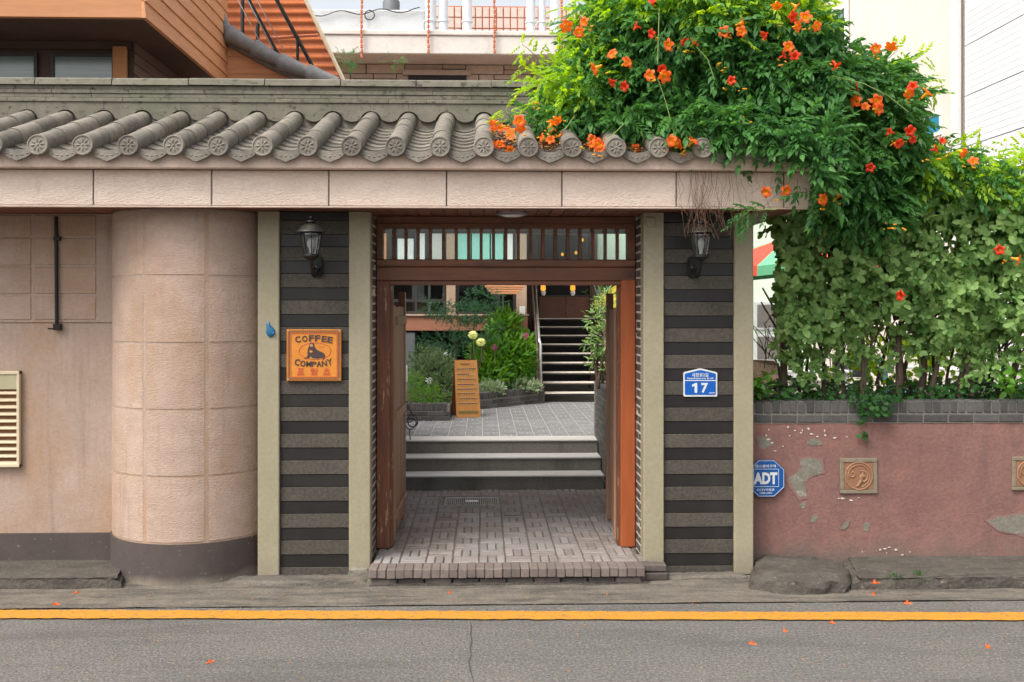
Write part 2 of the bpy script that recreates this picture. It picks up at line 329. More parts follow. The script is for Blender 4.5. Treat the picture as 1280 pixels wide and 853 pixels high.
M['leaf_dark'] = leafmat('dark_needle_leaf', (.02, .06, .028), (.04, .11, .05), .3)
M['leaf_olive'] = leafmat('grey_green_leaf', (.06, .11, .045), (.15, .22, .09), .35)
M['leaf_ivy'] = leafmat('ivy_leaf', (.015, .06, .016), (.05, .14, .03), .3)
M['leaf_pale'] = leafmat('white_edged_leaf', (0.143, 0.221, 0.104), (0.325, 0.390, 0.247), .3)
M['litter'] = pmat('dry_leaf_litter', (.20, .09, .035), (.36, .17, .05), 60, .9, 0, rnd=.3)
M['petal'] = leafmat('trumpet_petal', (.72, .075, .022), (.85, .19, .03), .3, .5, 14, .51)
M['petal_deep'] = leafmat('red_petal', (.50, .022, .008), (.68, .06, .02), .25, .5, 9, .505)
M['bud'] = leafmat('orange_bud', (.80, .26, .02), (.62, .46, .03), .2, .5, 14, .5)
M['pink_flower'] = leafmat('pink_petal', (.45, .06, .20), (.6, .12, .3), .3)
M['hydrangea'] = leafmat('pale_yellow_petal', (.62, .68, .30), (.75, .78, .42), .3)
M['umb_red'] = flat('red_canvas', (.75, .06, .03), .7)
M['umb_green'] = flat('green_canvas', (.12, .42, .22), .7)
M['umb_yellow'] = flat('yellow_canvas', (.72, .55, .04), .7)
M['blue_cloth'] = flat('blue_cloth', (.04, .22, .42), .7)
M['pale_wall'] = pmat('pale_green_wall', (0.621, 0.729, 0.611), (0.540, 0.648, 0.546), 2, .7, .1, 40, .002, 0)
M['lantern_glow'] = emis('lantern_glow', (1.0, .42, .05), .6)
M['rubber'] = flat('black_rubber', (.015, .015, .015), .5)

# ------------------------------------------------------------------ ground, road, kerbs
def sheet(name, mat, x0, x1, y0, y1, z, nx=1, ny=1, amp=0, kind='structure', parent=None, **pr):
    m = MB(); vs = []; fs = []
    for j in range(ny+1):
        for i in range(nx+1):
            vs.append((x0+(x1-x0)*i/nx, y0+(y1-y0)*j/ny, z+(rng.uniform(-amp, amp) if amp else 0)))
    for j in range(ny):
        for i in range(nx):
            a = j*(nx+1)+i; fs.append((a, a+1, a+nx+2, a+nx+1))
    m.add(vs, fs); o = m.build(name, mat, parent, smooth=bool(amp), kind=kind, **pr); return o
sheet('ground', M['gutter'], -120, 120, -120, 160, -.03)
sheet('road', M['asphalt'], -60, 60, -20, 6.80, 0)
sheet('gutter', M['gutter'], -14, 14, 6.803, 8.3, .006, 120, 12, .004)
_a = P(0, 775.5, 1); 
def onroad(px, py, z=.004):
    a = (px-640)/F; b = (HOR-py)/F; s = (z-ZC)/b
    return Vector(((a*math.cos(YAW)+math.sin(YAW))*s, (math.cos(YAW)-a*math.sin(YAW))*s, z))
l0, l1, r0, r1 = onroad(0, 773.8), onroad(0, 763.6), onroad(1280, 776.4), onroad(1280, 767)
def ext(a, b, t): return a+(b-a)*t
m = MB(); q0 = [ext(l0, r0, -1.2), ext(l0, r0, 2.2)]; q1 = [ext(l1, r1, -1.2), ext(l1, r1, 2.2)]
n = 420; vs = []
for i in range(n+1):
    t = i/n
    a = q0[0].lerp(q0[1], t); b = q1[0].lerp(q1[1], t)
    a.y += rng.uniform(-.011, .007); b.y += rng.uniform(-.007, .011); a.z = b.z = .0105
    vs += [a, b]
m.add(vs, [(2*i, 2*i+2, 2*i+3, 2*i+1) for i in range(n)])
m.build('road_marking', M['yellow'], kind='structure')
# crack sealed across the asphalt
M['crack'] = flat('crack', (.045, .043, .04), .9)
m = MB(); pts = [onroad(*q, z=.004) for q in ((588, 778), (589.5, 786), (588, 793), (590, 801), (587.5, 810), (588.5, 819), (586, 828), (588, 838), (592, 853), (590, 870), (596, 900))]
vs = []
for p in pts: vs += [p+Vector((-.0025+rng.uniform(-.002, .002), 0, 0)), p+Vector((.003, 0, 0))]
m.add(vs, [(2*i, 2*i+1, 2*i+3, 2*i+2) for i in range(len(pts)-1)]); m.build('road_crack', M['crack'], kind='structure')

def lump(name, mat, outline, h, z0=0, inner=.82, noise=.012, parent=None, smooth=35, **pr):
    """low irregular block: outline on the ground, rounded top"""
    cx = sum(p[0] for p in outline)/len(outline); cy = sum(p[1] for p in outline)/len(outline)
    pts = []
    for i in range(len(outline)):
        a, b = outline[i], outline[(i+1) % len(outline)]
        k = max(1, int(math.hypot(b[0]-a[0], b[1]-a[1])/.05))
        for j in range(k): pts.append((a[0]+(b[0]-a[0])*j/k, a[1]+(b[1]-a[1])*j/k))
    n = len(pts); m = MB(); vs = []
    rings = ([(1.0, 0), (.995, .55), (.97, .86), (inner, 1.0), (inner*.5, 1.02)] if inner > .9 else [(1.0, 0), (.985, .4), (.94, .72), (.80, .95), (.45, 1.02)])
    for (s, zz) in rings:
        for p in pts:
            vs.append((cx+(p[0]-cx)*s+rng.uniform(-noise, noise)*.6*(s > .6), cy+(p[1]-cy)*s+rng.uniform(-noise, noise)*.6*(s > .6), z0+h*zz+rng.uniform(-noise, noise)*(.5 if zz and s > .6 else 0)))
    fs = [(r*n+i, r*n+(i+1) % n, (r+1)*n+(i+1) % n, (r+1)*n+i) for r in range(len(rings)-1) for i in range(n)]
    vs.append((cx, cy, z0+h*1.02)); c = len(vs)-1; r = (len(rings)-1)*n
    fs += [(r+i, r+(i+1) % n, c) for i in range(n)]
    m.add(vs, fs); return m.build(name, mat, parent, smooth=smooth, **pr)
xe = PX(155, 7.3)
lump('kerb', M['kerb'], [(-9, 7.27), (xe-.0, 7.27), (xe-.06, 7.5), (xe-.12, 7.86), (-9, 7.86)], .085, inner=.985, noise=.007,
     label=None, kind='structure')
lump('kerb', M['kerb'], [(PX(1062, 7.1), 7.08), (9, 7.08), (9, 7.8), (PX(1055, 7.7), 7.8)], .085, inner=.98, noise=.012, kind='structure')
lump('concrete_mound', M['kerb'], [(PX(937, 7.1), 7.12), (PX(965, 7.0), 7.0), (PX(1010, 6.97), 6.97), (PX(1060, 7.0), 7.0), (PX(1068, 7.2), 7.25), (PX(1040, 7.6), 7.55), (PX(1020, 7.7), 7.74), (PX(945, 7.7), 7.74)], .12, noise=.026,
     kind='structure')
lump('mortar_footing', M['gutter'], [(PX(275, 7.4), 7.32), (PX(350, 7.3), 7.3), (PX(436, 7.3), 7.34), (PX(457, 7.3), 7.36), (PX(457, 7.3), 7.52), (PX(330, 7.3), 7.52), (PX(280, 7.3), 7.5)], .035, noise=.009, kind='structure')
lump('mortar_footing', M['gutter'], [(PX(812, 7.4), 7.38), (PX(918, 7.3), 7.36), (PX(940, 7.3), 7.4), (PX(940, 7.3), 7.52), (PX(812, 7.3), 7.52)], .03, noise=.009, kind='structure')

# ------------------------------------------------------------------ bricks
def brickmesh(lx, ly, lz, mat, c=.005, jit=.0015, name='brick'):
    return [MB().cbox(-lx/2, lx/2, -ly/2, ly/2, -lz/2, lz/2, c, jit).mesh(name, mat) for _ in range(3)]

def brick_run(parent, p0, p1, z0, z1, mat, mortar, bl=.19, bh=.057, bd=.09, j=.010, top_rowlock=False, name='brick', back=None, maxn=290, normal=None, rec=.010):
    """a wall face of stretcher bricks from p0 to p1 (2D), visible on the side of `normal`"""
    p0 = Vector((p0[0], p0[1])); p1 = Vector((p1[0], p1[1])); u = (p1-p0); Lg = u.length; u.normalize()
    nn = Vector((normal[0], normal[1])).normalized()
    ang = math.atan2(u.y, u.x); meshes = brickmesh(bl, bd, bh, mat, name=name); half = brickmesh(bl/2-j/2, bd, bh, mat, name=name)
    row = 0; z = z0; cnt = 0
    zt = z1-(.09+j if top_rowlock else 0)
    while z+bh <= zt+.012:
        x = 0 if row % 2 == 0 else -(bl+j)/2
        while x < Lg-.02:
            a = max(x, 0); b = min(x+bl, Lg)
            if b-a > .03:
                mid = p0+u*((a+b)/2)-nn*(bd/2+rng.uniform(0, .004))
                put(name, rng.choice(meshes), parent, (mid.x, mid.y, z+bh/2), (0, 0, ang), ((b-a)/bl, 1, 1)); cnt += 1
            x += bl+j
        z += bh+j; row += 1
    if top_rowlock:
        rm = brickmesh(.057, .2, .09, mat, name=name); x = 0
        while x < Lg-.03:
            mid = p0+u*(x+.0285)-nn*(.1)
            put(name, rng.choice(rm), parent, (mid.x, mid.y, z1-.045), (0, 0, ang)); x += .067; cnt += 1
    t = rec
    pts = [p0-nn*t, p1-nn*t, p1-nn*(bd+.02), p0-nn*(bd+.02)]
    mm = MB().prism([(0, 0), (1, 0), (2, 0), (3, 0)], lambda uu, v, tt: (pts[int(uu)].x, pts[int(uu)].y, (z1-.012) if tt else z0-.01))
    mm.build('mortar', mortar, parent)
    return cnt

# ------------------------------------------------------------------ left street wall (flat part)
YF = 7.8; ZS = 2.768
xl = PX(141, YF); xr = PX(322, 7.62)
wall = thing('plaster_wall', (-3.6, YF, 0), 'tan plaster wall with scored upper panels and a louvre window at far left', 'wall')
MB().box(-9, xl+.02, YF, YF+.3, 0, ZS-.001).build('wall_body', M['stucco'], wall)
MB().cbox(-9, xl-.001, YF-.010, YF+.02, .05, .295, .003).build('plinth', M['plinth'], wall)
zl = PZ(70, 403, YF)
MB().box(-9, xl-.002, YF-.012, YF+.02, zl, ZS-.002).build('upper_band', M['stucco'], wall)
cols = [-9, -7, PX(-120, YF), PX(-40, YF), PX(42, YF), PX(123, YF)]
rows = [zl+.012, PZ(70, 369, YF), PZ(70, 333, YF), PZ(70, 297, YF), ZS-.004]
for i in range(1, len(cols)-1):
    for k in range(4):
        MB().cbox(cols[i]+.012, cols[i+1]-.012, YF-.019, YF+.01, rows[k]+.008, rows[k+1]-.008, .006, .001).build('panel', M['stone_rough'], wall)
# rod
rod = thing('iron_rod', (PX(70, 7.76), 7.76, 1.9), 'thin black iron rod fixed upright on the upper left wall', 'rod')
MB().tube([P(70, 271, 7.76), P(71, 405, 7.76)], .014, 10).build('rod', M['black_metal'], rod, smooth=True)
MB().tube([P(60, 411, 7.75), P(73, 411.5, 7.75)], .006, 6).cbox(PX(67, 7.76), PX(76, 7.76), 7.745, 7.79, PZ(70, 413, 7.76), PZ(70, 405, 7.76), .003).build('foot_bracket', M['black_metal'], rod)
MB().cbox(PX(67, 7.76), PX(75, 7.76), 7.75, 7.79, PZ(70, 301, 7.76), PZ(70, 296, 7.76), .002).build('clip', M['black_metal'], rod)
# louvre window
lw = thing('louvre_window', (PX(0, 7.78), 7.78, PZ(0, 584, 7.78)), 'cream framed window with horizontal louvre slats at the left edge', 'window')
x1 = PX(25, 7.77); x0 = x1-.75; za = PZ(10, 584, 7.77); zb = PZ(10, 464, 7.77)
M['cream_frame'] = flat('cream_frame', (.62, .52, .36), .5)
MB().cbox(x0, x1, 7.755, 7.81, zb-.025, zb, .003).cbox(x0, x1, 7.755, 7.81, za, za+.025, .003).cbox(x1-.022, x1, 7.757, 7.81, za, zb, .003).cbox(x0, x0+.022, 7.757, 7.81, za, zb, .003).build('frame', M['cream_frame'], lw)
MB().box(x0, x1, 7.79, 7.797, za, zb).build('backing', pmat('amber_backing', (.26, .12, .035), (.16, .075, .03), 5, .7, 0, rnd=0), lw)
MB().box(x0+.02, x1-.022, 7.765, 7.785, zb-.14, zb-.025).build('pane', flat('frosted_pane', (.42, .38, .24), .3), lw)
zz = zb-.16
while zz > za+.04:
    MB().add([(x0+.02, 7.758, zz-.014), (x1-.022, 7.758, zz-.014), (x1-.022, 7.787, zz+.004), (x0+.02, 7.787, zz+.004),
              (x0+.02, 7.758, zz-.020), (x1-.022, 7.758, zz-.020), (x1-.022, 7.787, zz-.002), (x0+.02, 7.787, zz-.002)],
             [(0,1,2,3), (4,7,6,5), (0,4,5,1), (1,5,6,2), (2,6,7,3), (3,7,4,0)]).build('slat', M['cream_frame'], lw)
    zz -= .054

# ------------------------------------------------------------------ curved bay
bay = thing('curved_wall_bay', ((xl+xr)/2, YF, 0), 'rounded tan wall bay of rough stone panels beside the cream post', 'wall')
A = Vector((xl, YF)); B = Vector((xr, 7.66)); mid = (A+B)/2; half = (B-A).length/2; R = .625
h = math.sqrt(R*R-half*half); nv = Vector(((B-A).y, -(B-A).x)).normalized()
if nv.y > 0: nv = -nv
C = mid-nv*h
a0 = math.atan2(A.y-C.y, A.x-C.x); a1 = math.atan2(B.y-C.y, B.x-C.x)
if a0 > 0: a0 -= 2*PI
if a1 > 0: a1 -= 2*PI
def arc(t, r): a = a0+(a1-a0)*t; return (C.x+r*math.cos(a), C.y+r*math.sin(a))
def t_of_px(px):
    best = min(range(401), key=lambda i: abs((lambda q: PX(px, q[1])-q[0])(arc(i/400, R))))
    return best/400
def arcblock(t0, t1, z0, z1, r0, r1, n=14, c=0):
    m = MB(); vs = []
    for i in range(n+1):
        t = t0+(t1-t0)*i/n; e = c if i in (0, n) else 0
        o = arc(t, r1-e); q = arc(t, r0)
        vs += [(o[0], o[1], z0+c), (o[0], o[1], z1-c), (q[0], q[1], z1), (q[0], q[1], z0)]
    fs = []
    for i in range(n):
        a = i*4; fs += [(a, a+4, a+5, a+1), (a+1, a+5, a+6, a+2), (a+2, a+6, a+7, a+3), (a+3, a+7, a+4, a)]
    fs += [(0, 1, 2, 3), (n*4, n*4+3, n*4+2, n*4+1)]
    return m.add(vs, fs)
arcblock(0, 1, 0, ZS-.001, R-.3, R, 40).build('wall_body', M['stucco'], bay, smooth=True)
arcblock(0, 1, 0, .31, R-.1, R+.014, 40, .002).build('plinth', M['plinth'], bay, smooth=True)
ts = [0, t_of_px(181), t_of_px(258), 1]
zs = [.312, .80, 1.29, 1.78, 2.275, ZS-.003]
for i in range(3):
    for k in range(5):
        g = .010
        arcblock(ts[i]+(g if i else .004), ts[i+1]-(g if i < 2 else .004), zs[k]+.008, zs[k+1]-.008, R-.05, R+.0035, 14, .002).build('panel', M['stone_rough'], bay, smooth=30)

# ------------------------------------------------------------------ cream posts and striped granite
def post(px0, px1, label):
    x0, x1 = PX(px0, 7.5), PX(px1, 7.5)
    t = thing('wall_post', ((x0+x1)/2, 7.5, 0), label, 'post', 'cream posts framing the striped granite')
    MB().cbox(x0, x1, 7.5, 7.64, .008, ZS-.001, .006).build('shaft', M['post'], t)
    return x0, x1, t
L0 = post(322, 349, 'cream painted post between the rounded bay and left granite panel')
L1 = post(436, 463, 'cream painted post between left granite panel and the gate, foot peeling')
R0 = post(804.5, 830, 'cream painted post with small square block, right of the orange gate post')
R1 = post(918, 942, 'cream painted post between right granite panel and the pink wall')
MB().cbox(PX(808, 7.48), PX(819, 7.48), 7.486, 7.51, PZ(812, 284, 7.5), PZ(812, 272.5, 7.5), .003).build('block', M['post'], R0[2])
# peeled foot
lump('peeling_foot', M['cement'], [(L1[0]+.0, 7.44), (L1[1]-.0, 7.45), (L1[1]+.005, 7.52), (L1[0], 7.52)], .085, noise=.012, parent=None, kind='structure')
def striped(xa, xb, label, zoff):
    t = thing('striped_granite_wall', ((xa+xb)/2, 7.53, 0), label, 'wall panel', 'striped granite panels either side of the gate')
    MB().box(xa+.001, xb-.001, 7.56, 7.86, 0, ZS-.002).build('backing', M['mortar_dark'], t)
    z = 2.50+zoff+.2014
    k = 0
    while z > .0:
        z0, z1 = z-.1055, min(z, ZS-.004)
        if z0 < .012: z0 = .012
        if z1-z0 > .01: MB().cbox(xa+.0025, xb-.0025, 7.527, 7.57, z0, z1-.0015, .002).build('stone_course', M['granite_rough'], t)
        z2, z3 = z-.2014, z-.1075
        if z2 > .02: MB().cbox(xa+.0025, xb-.0025, 7.533, 7.57, z2+.0015, z3, .002).build('stone_course', M['granite_dark'], t)
        z -= .2014
    if 2.50+zoff+.2014 < ZS-.01: MB().cbox(xa+.0025, xb-.0025, 7.533, 7.57, 2.50+zoff+.2014+.002, ZS-.004, .002).build('stone_course', M['granite_dark'], t)
    return t
striped(L0[1], L1[0], 'granite cladding in dark and light stripes behind the orange sign', 0)
striped(R0[1], R1[0], 'granite cladding in dark and light stripes behind the blue number plate', -.012)
# brick reveals of the gateway
XL, XR = L1[1], R0[0]
rl = thing('brick_pier', (XL-.1, 7.64, 0), 'dark brick reveal of the gateway behind the left inner post', 'brick pier')
brick_run(rl, (XL+.003, 7.645), (XL+.003, 8.04), .135, ZS-.03, M['brick_dark'], M['mortar_pale'], normal=(1, 0), rec=.0045)
rr_ = thing('brick_pier', (XR+.1, 7.64, 0), 'dark brick reveal of the gateway behind the right inner post', 'brick pier')
brick_run(rr_, (XR-.003, 8.04), (XR-.003, 7.645), .135, ZS-.03, M['brick_dark'], M['mortar_pale'], normal=(-1, 0), rec=.0045)
# back of the gateway (side walls behind the doors)
sw = thing('passage_wall', (XL-.28, 9, 0), 'brown brick side wall behind the open left door', 'wall')
brick_run(sw, (XL-.20, 8.05), (XL-.20, 11.0), .14, 2.1, M['brick_dark'], M['mortar'], normal=(1, 0))
MB().box(-3.4, XL-.33, 8.1, 11.2, 0, 2.3).build('wall_body', M['stucco'], sw)

# ------------------------------------------------------------------ the long tiled roof with its stone fascia
XRE = PX(1017, 7.15); XLE = -6.2
roof = thing('tiled_wall_roof', (0, 7.15, ZS), 'grey Korean tiled roof over the street wall with stone fascia', 'roof')
joints = [PX(p, 7.15) for p in (-325, -178, -31, 116.6, 264.5, 411, 558.3, 702.5, 845.5, 980)]
joints = [XLE]+joints+[XRE]
zfa, zfb = ZS+.003, 3.028
for a, b in zip(joints, joints[1:]):
    MB().cbox(a+.0045, b-.0045, 7.15, 7.19, zfa, zfb-.004, .004).build('fascia_slab', M['fascia'], roof)
MB().box(XLE, XRE-.01, 7.165, 7.24, zfa+.003, zfb).build('fascia_backing', M['mortar_dark'], roof)
MB().cbox(XLE, XRE+.02, 7.075, 7.3, zfb+.001, 3.135, .006).build('eave_band', M['fascia_band'], roof)
xg = PX(1050, 7.15)
MB().prism([(7.12, 3.03), (7.12, 3.17), (7.16, 3.23), (7.6, 3.38), (8.2, 3.6), (8.5, 3.6), (9.4, 3.25), (9.4, 3.03)], lambda u, v, t: (XRE+.025 if not t else xg, u, v)).build('gable_end', M['fascia_band'], roof)
MB().prism([(7.16, 3.03), (7.16, ZS+.004), (9.38, ZS+.004), (9.38, 3.03)], lambda u, v, t: (XRE-.04 if not t else XRE-.002, u, v)).build('end_fascia', M['fascia'], roof)
# roof body
MB().prism([(7.24, 2.80), (7.2, 3.08), (8.22, 3.44), (8.26, 3.735), (8.6, 3.735), (8.65, 3.45), (9.36, 3.15), (9.36, 2.80)], lambda u, v, t: (XLE if not t else XRE-.05, u, v)).build('roof_core', M['tile'], roof)
MB().cbox(XLE, XRE-.05, 9.38, 9.44, 2.745, 3.1, .004).build('rear_fascia', M['wood_dark'], roof)
MB().add([(XLE, 8.55, 3.66), (XRE, 8.55, 3.66), (XRE, 9.55, 3.22), (XLE, 9.55, 3.22), (XLE, 8.55, 3.6), (XRE, 8.55, 3.6), (XRE, 9.55, 3.16), (XLE, 9.55, 3.16)],
         [(0,1,2,3), (4,7,6,5), (0,4,5,1), (1,5,6,2), (2,6,7,3), (3,7,4,0)]).build('rear_slope', M['tile'], roof)
# soffit boards
bx_ = XLE+.02; sm = [MB().cbox(-.049, .049, -1.09, 1.09, 0, .014, .004).mesh('soffit_board', M['soffit']) for _ in range(2)]
while bx_ < XRE-.1:
    put('soffit_board', rng.choice(sm), roof, (bx_+.05, 8.285, ZS+rng.uniform(0, .0015))); bx_ += .1015
MB().cbox(XLE, XRE, 7.152, 7.192, ZS-.010, ZS+.002, .003).build('drip_edge', M['fascia_band'], roof)
# tiles
PITCH = .3108; XD = PX(605.3, 7.02); SL = math.atan2(.405, 1.2)
def slopept(s, h=0):      # s = distance up the slope from the eave, h = height above the tube axis
    return (7.03+s*math.cos(SL)-h*math.sin(SL), 3.178+s*math.sin(SL)+h*math.cos(SL))
def covermesh(Ln, r0, r1):
    m = MB(); n = 18; vs = []
    for (s, r) in ((0, r0), (0.004, r0+.0015), (Ln, r1)):
        for k in range(n):
            t = 2*PI*k/n; vs.append((r*math.cos(t), s, r*math.sin(t)))
    for (s, r) in ((Ln, r1-.012), (0, r0-.012)):
        for k in range(n):
            t = 2*PI*k/n; vs.append((r*math.cos(t), s, r*math.sin(t)))
    fs = [(i*n+k, i*n+(k+1) % n, ((i+1) % 5)*n+(k+1) % n, ((i+1) % 5)*n+k) for i in range(5) for k in range(n)]
    return m.add(vs, fs).mesh('cover_tile', M['tile'], smooth=50)
cm = [covermesh(.34, .0705, .0675) for _ in range(2)]
# round end disc with an eight-petalled flower in relief
def discmesh():
    m = MB(); m.lathe([(.0735, .03), (.0735, -.004), (.070, -.008), (.064, -.008), (.060, -.003), (.001, -.003)], n=26, axis='Y')
    for k in range(8):
        t = 2*PI*k/8+.2
        c = (math.cos(t)*.033, math.sin(t)*.033)
        ring = []
        for q in range(8):
            a = 2*PI*q/8; u = .019*math.cos(a); v = .0095*math.sin(a)
            ring.append((c[0]+u*math.cos(t)-v*math.sin(t), c[1]+u*math.sin(t)+v*math.cos(t)))
        n0 = len(m.v)
        m.v += [(p[0], -.003, p[1]) for p in ring]+[(c[0], -.012, c[1])]
        m.f += [(n0+i, n0+(i+1) % 8, n0+8) for i in range(8)]
    n0 = len(m.v); m.v += [(.011*math.cos(a*PI/4), -.003, .011*math.sin(a*PI/4)) for a in range(8)]+[(0, -.013, 0)]
    m.f += [(n0+i, n0+(i+1) % 8, n0+8) for i in range(8)]
    return m.mesh('end_disc', M['tile'], smooth=35)
dm = discmesh()
# concave pan tile and drooping eave tile
def panmesh():
    m = MB(); n = 10; W = .148; vs = []
    for (y, dz) in ((0, 0), (.24, .0)):
        for k in range(n+1):
            u = -1+2*k/n; x = u*W; z = -.052*math.cos(u*PI/2)+.008
            vs += [(x, y, z+dz), (x, y, z-.024+dz)]
    fs = []
    for k in range(n):
        a = 2*k; b = 2*(n+1)+2*k
        fs += [(a, a+2, b+2, b), (a+1, b+1, b+3, a+3), (a, a+1, a+3, a+2), (b, b+2, b+3, b+1)]
    return m.add(vs, fs).mesh('pan_tile', M['tile'], smooth=40)
pm = [panmesh() for _ in range(2)]
def droopmesh():
    W = .128; us = [i/7-1 for i in range(15)]
    top = [(W*u, .012-.034*math.cos(u*PI/2)) for u in us]
    bot = [(W*u, -.012-.078*math.cos(u*PI/2)**.75-.010*max(0, 1-abs(u)*4)) for u in us[::-1]]
    poly = top+bot[1:-1] if False else top+bot
    m = MB().prism(poly, lambda u, v, t: (u, .022 if t else 0, v))
    for k in range(5):
        u = -.55+1.1*k/4; cx, cz = W*u, -.018-.042*math.cos(u*PI/2)
        n0 = len(m.v); m.v += [(cx+.012*math.cos(a*PI/3), 0, cz+.009*math.sin(a*PI/3)) for a in range(6)]+[(cx, -.006, cz)]
        m.f += [(n0+i, n0+(i+1) % 6, n0+6) for i in range(6)]
    return m.mesh('eave_tile', M['tile'], smooth=30)
em = droopmesh()
def scallop():
    W = PITCH/2-.001; pts = [(-W, .0), (W, .0)]
    for i in range(25):
        u = 1-i/12; d = (1-abs(u))*W
        z = -.150+math.sqrt(max(0, .088**2-d*d)) if d < .086 else -.128-.022*math.cos(u/ (1-.086/W)*PI/2)
        pts.append((W*u, z))
    return MB().prism([(a, b) for a, b in pts], lambda u, v, t: (u, .02 if t else 0, v)).mesh('ridge_apron', M['tile_old'], smooth=30)
scm = scallop()
Y0, Z0 = slopept(0)
k = -int((XD-XLE)/PITCH); 
while True:
    x = XD+k*PITCH
    if x > XRE-.05: break
    jx = rng.uniform(-.004, .004)
    for q in range(4):
        y, z = slopept(q*.315+.0, 0)
        put('cover_tile', cm[q % 2], roof, (x+jx+rng.uniform(-.003, .003), y, z+q*.001), (SL+rng.uniform(-.014, .014), 0, rng.uniform(-.02, .02)))
    put('end_disc', dm, roof, (x+jx, Y0-.022, Z0-.002), (-.06+rng.uniform(-.03, .03), rng.uniform(-.3, .3), 0))
    if x+PITCH/2 < XRE-.06:
        for q in range(8):
            y, z = slopept(.012+q*.152, -.012)
            put('pan_tile', pm[q % 2], roof, (x+PITCH/2+rng.uniform(-.004, .004), y, z+.002), (SL-.085+rng.uniform(-.012, .012), rng.uniform(-.02, .02), rng.uniform(-.02, .02)))
        put('eave_tile', em, roof, (x+PITCH/2, Y0+.004, Z0-.012), (-.12+rng.uniform(-.03, .03), rng.uniform(-.02, .02), 0))
        put('ridge_apron', scm, roof, (x+PITCH/2, 8.205, 3.722), (0, 0, 0))
    k += 1
# ridge: thin stacked tiles under long half-round caps
zr = 3.724
for lay in range(4):
    ln = .31; xx = XLE-rng.uniform(0, .3); y0 = 8.195+.006*(lay % 2); meshes = [MB().cbox(-ln/2+.0003, ln/2-.0003, 0, .4-.012*lay, 0, .0325, .003, .0006).mesh('ridge_layer_tile', M['tile_old']) for _ in range(2)]
    while xx < XRE-.1:
        put('ridge_layer_tile', rng.choice(meshes), roof, (xx+ln/2, y0+rng.uniform(-.0012, .0012), zr+lay*.034)); xx += ln
zcap = zr+.137
cap = []
m = MB(); n = 10; vs = []
for xx in (-.3055, .3055):
    for i in range(n+1):
        a = PI*i/n; vs.append((xx, .19-.215*math.cos(a), .078*math.sin(a)**.42 if 0 < i < n else 0))
m.add(vs, [(i, i+1, n+2+i, n+1+i) for i in range(n)]+[tuple(range(n+1)), tuple(range(n+1, 2*n+2)), (0, n, 2*n+1, n+1)])
capm = m.mesh('ridge_cap', M['tile_old'], smooth=35)
xx = PX(48, 8.25)-8*.619
while xx < XRE-.3:
    if xx > XLE-.3: put('ridge_cap', capm, roof, (xx+.31, 8.2, zcap+rng.uniform(-.002, .002)), (0, rng.uniform(-.003, .003), 0))
    xx += .619
# ceiling lamp in the soffit
cl = thing('ceiling_lamp', (PX(640, 7.6), 7.6, ZS), 'flush round steel lamp in the gateway soffit', 'lamp')
MB().lathe([(.125, 0), (.125, -.012), (.10, -.022), (.095, -.018)], (PX(640, 7.6), 7.6, ZS), 28).build('rim', M['steel'], cl, smooth=True)
MB().lathe([(.094, -.015), (.07, -.028), (.001, -.034)], (PX(640, 7.6), 7.6, ZS), 28).build('diffuser', M['white'], cl, smooth=True)

# ------------------------------------------------------------------ wooden gate
YG = 7.865
gate = thing('wooden_gate', ((XL+XR)/2, YG, .13), 'brown timber gate with slatted transom and both doors open inward', 'gate')
xlo, xli = XL+.0045, PX(487, YG); xro, xri = XR-.0045, PX(776, YG)
zh0, zh1 = PZ(633, 356.5, YG), PZ(633, 334, YG)
MB().cbox(xlo, xli, YG, YG+.14, .135, PZ(633, 351, YG)-.001, .008, .001).build('gate_post', M['wood_post'], gate, label='old brown gate post with peeling varnish')
MB().cbox(xlo+.02, xli+.02, YG+.05, YG+.12, .135, zh0, .003).build('door_stop', M['wood_post'], gate)
MB().cbox(xri, xro, YG-.012, YG+.13, .135, PZ(786, 350, YG), .008, .001).build('gate_post', M['wood_orange'], gate, label='newer bright orange gate post')
MB().cbox(xri-.02, xro-.02, YG+.06, YG+.128, .135, zh0, .003).build('door_stop', M['wood_post'], gate)
MB().cbox(xlo, xro, YG, YG+.13, PZ(633, 351, YG), zh1, .006).build('header_beam', M['wood_dark'], gate)
MB().cbox(xlo+.05, xro-.09, YG+.02, YG+.11, zh0, PZ(633, 351, YG)-.001, .004).build('header_trim', M['wood_dark'], gate)
zt0, zt1 = PZ(633, 324.5, YG), PZ(633, 285.5, YG)
MB().cbox(xlo, xro, YG-.02, YG+.12, zh1+.001, zt0, .008).build('transom_sill', M['wood_dark'], gate)
MB().cbox(xlo, xro, YG-.006, YG+.12, PZ(633, 279.5, YG), ZS-.003, .005).build('transom_head', M['wood_dark'], gate)
MB().cbox(xlo+.03, xro-.03, YG+.008, YG+.1, zt1, PZ(633, 279.5, YG)-.001, .004).build('transom_trim', M['wood_dark'], gate)
xa, xb = PX(478.5, YG), PX(784.5, YG)
MB().cbox(xlo, xa, YG+.001, YG+.11, zt0+.001, PZ(633, 279.5, YG)-.001, .004).build('transom_stile', M['wood_dark'], gate)
MB().cbox(xb, xro, YG+.001, YG+.11, zt0+.001, PZ(633, 279.5, YG)-.001, .004).build('transom_stile', M['wood_dark'], gate)
sl = MB().cbox(-.0125, .0125, 0, .035, zt0+.001, zt1-.001, .003).mesh('transom_slat', M['wood_dark'])
for zx in (115, 168, 222, 277, 335, 392, 447, 503, 558, 613, 668, 723, 778, 834, 889, 944, 1000, 1055, 1109):
    put('transom_slat', sl, gate, (PX(460+zx/3.556, YG+.03), YG+.03, 0))
MB().box(xa-.01, xb+.01, YG+.075, YG+.079, zt0-.01, zt1+.01).build('transom_glass', M['glass'], gate)
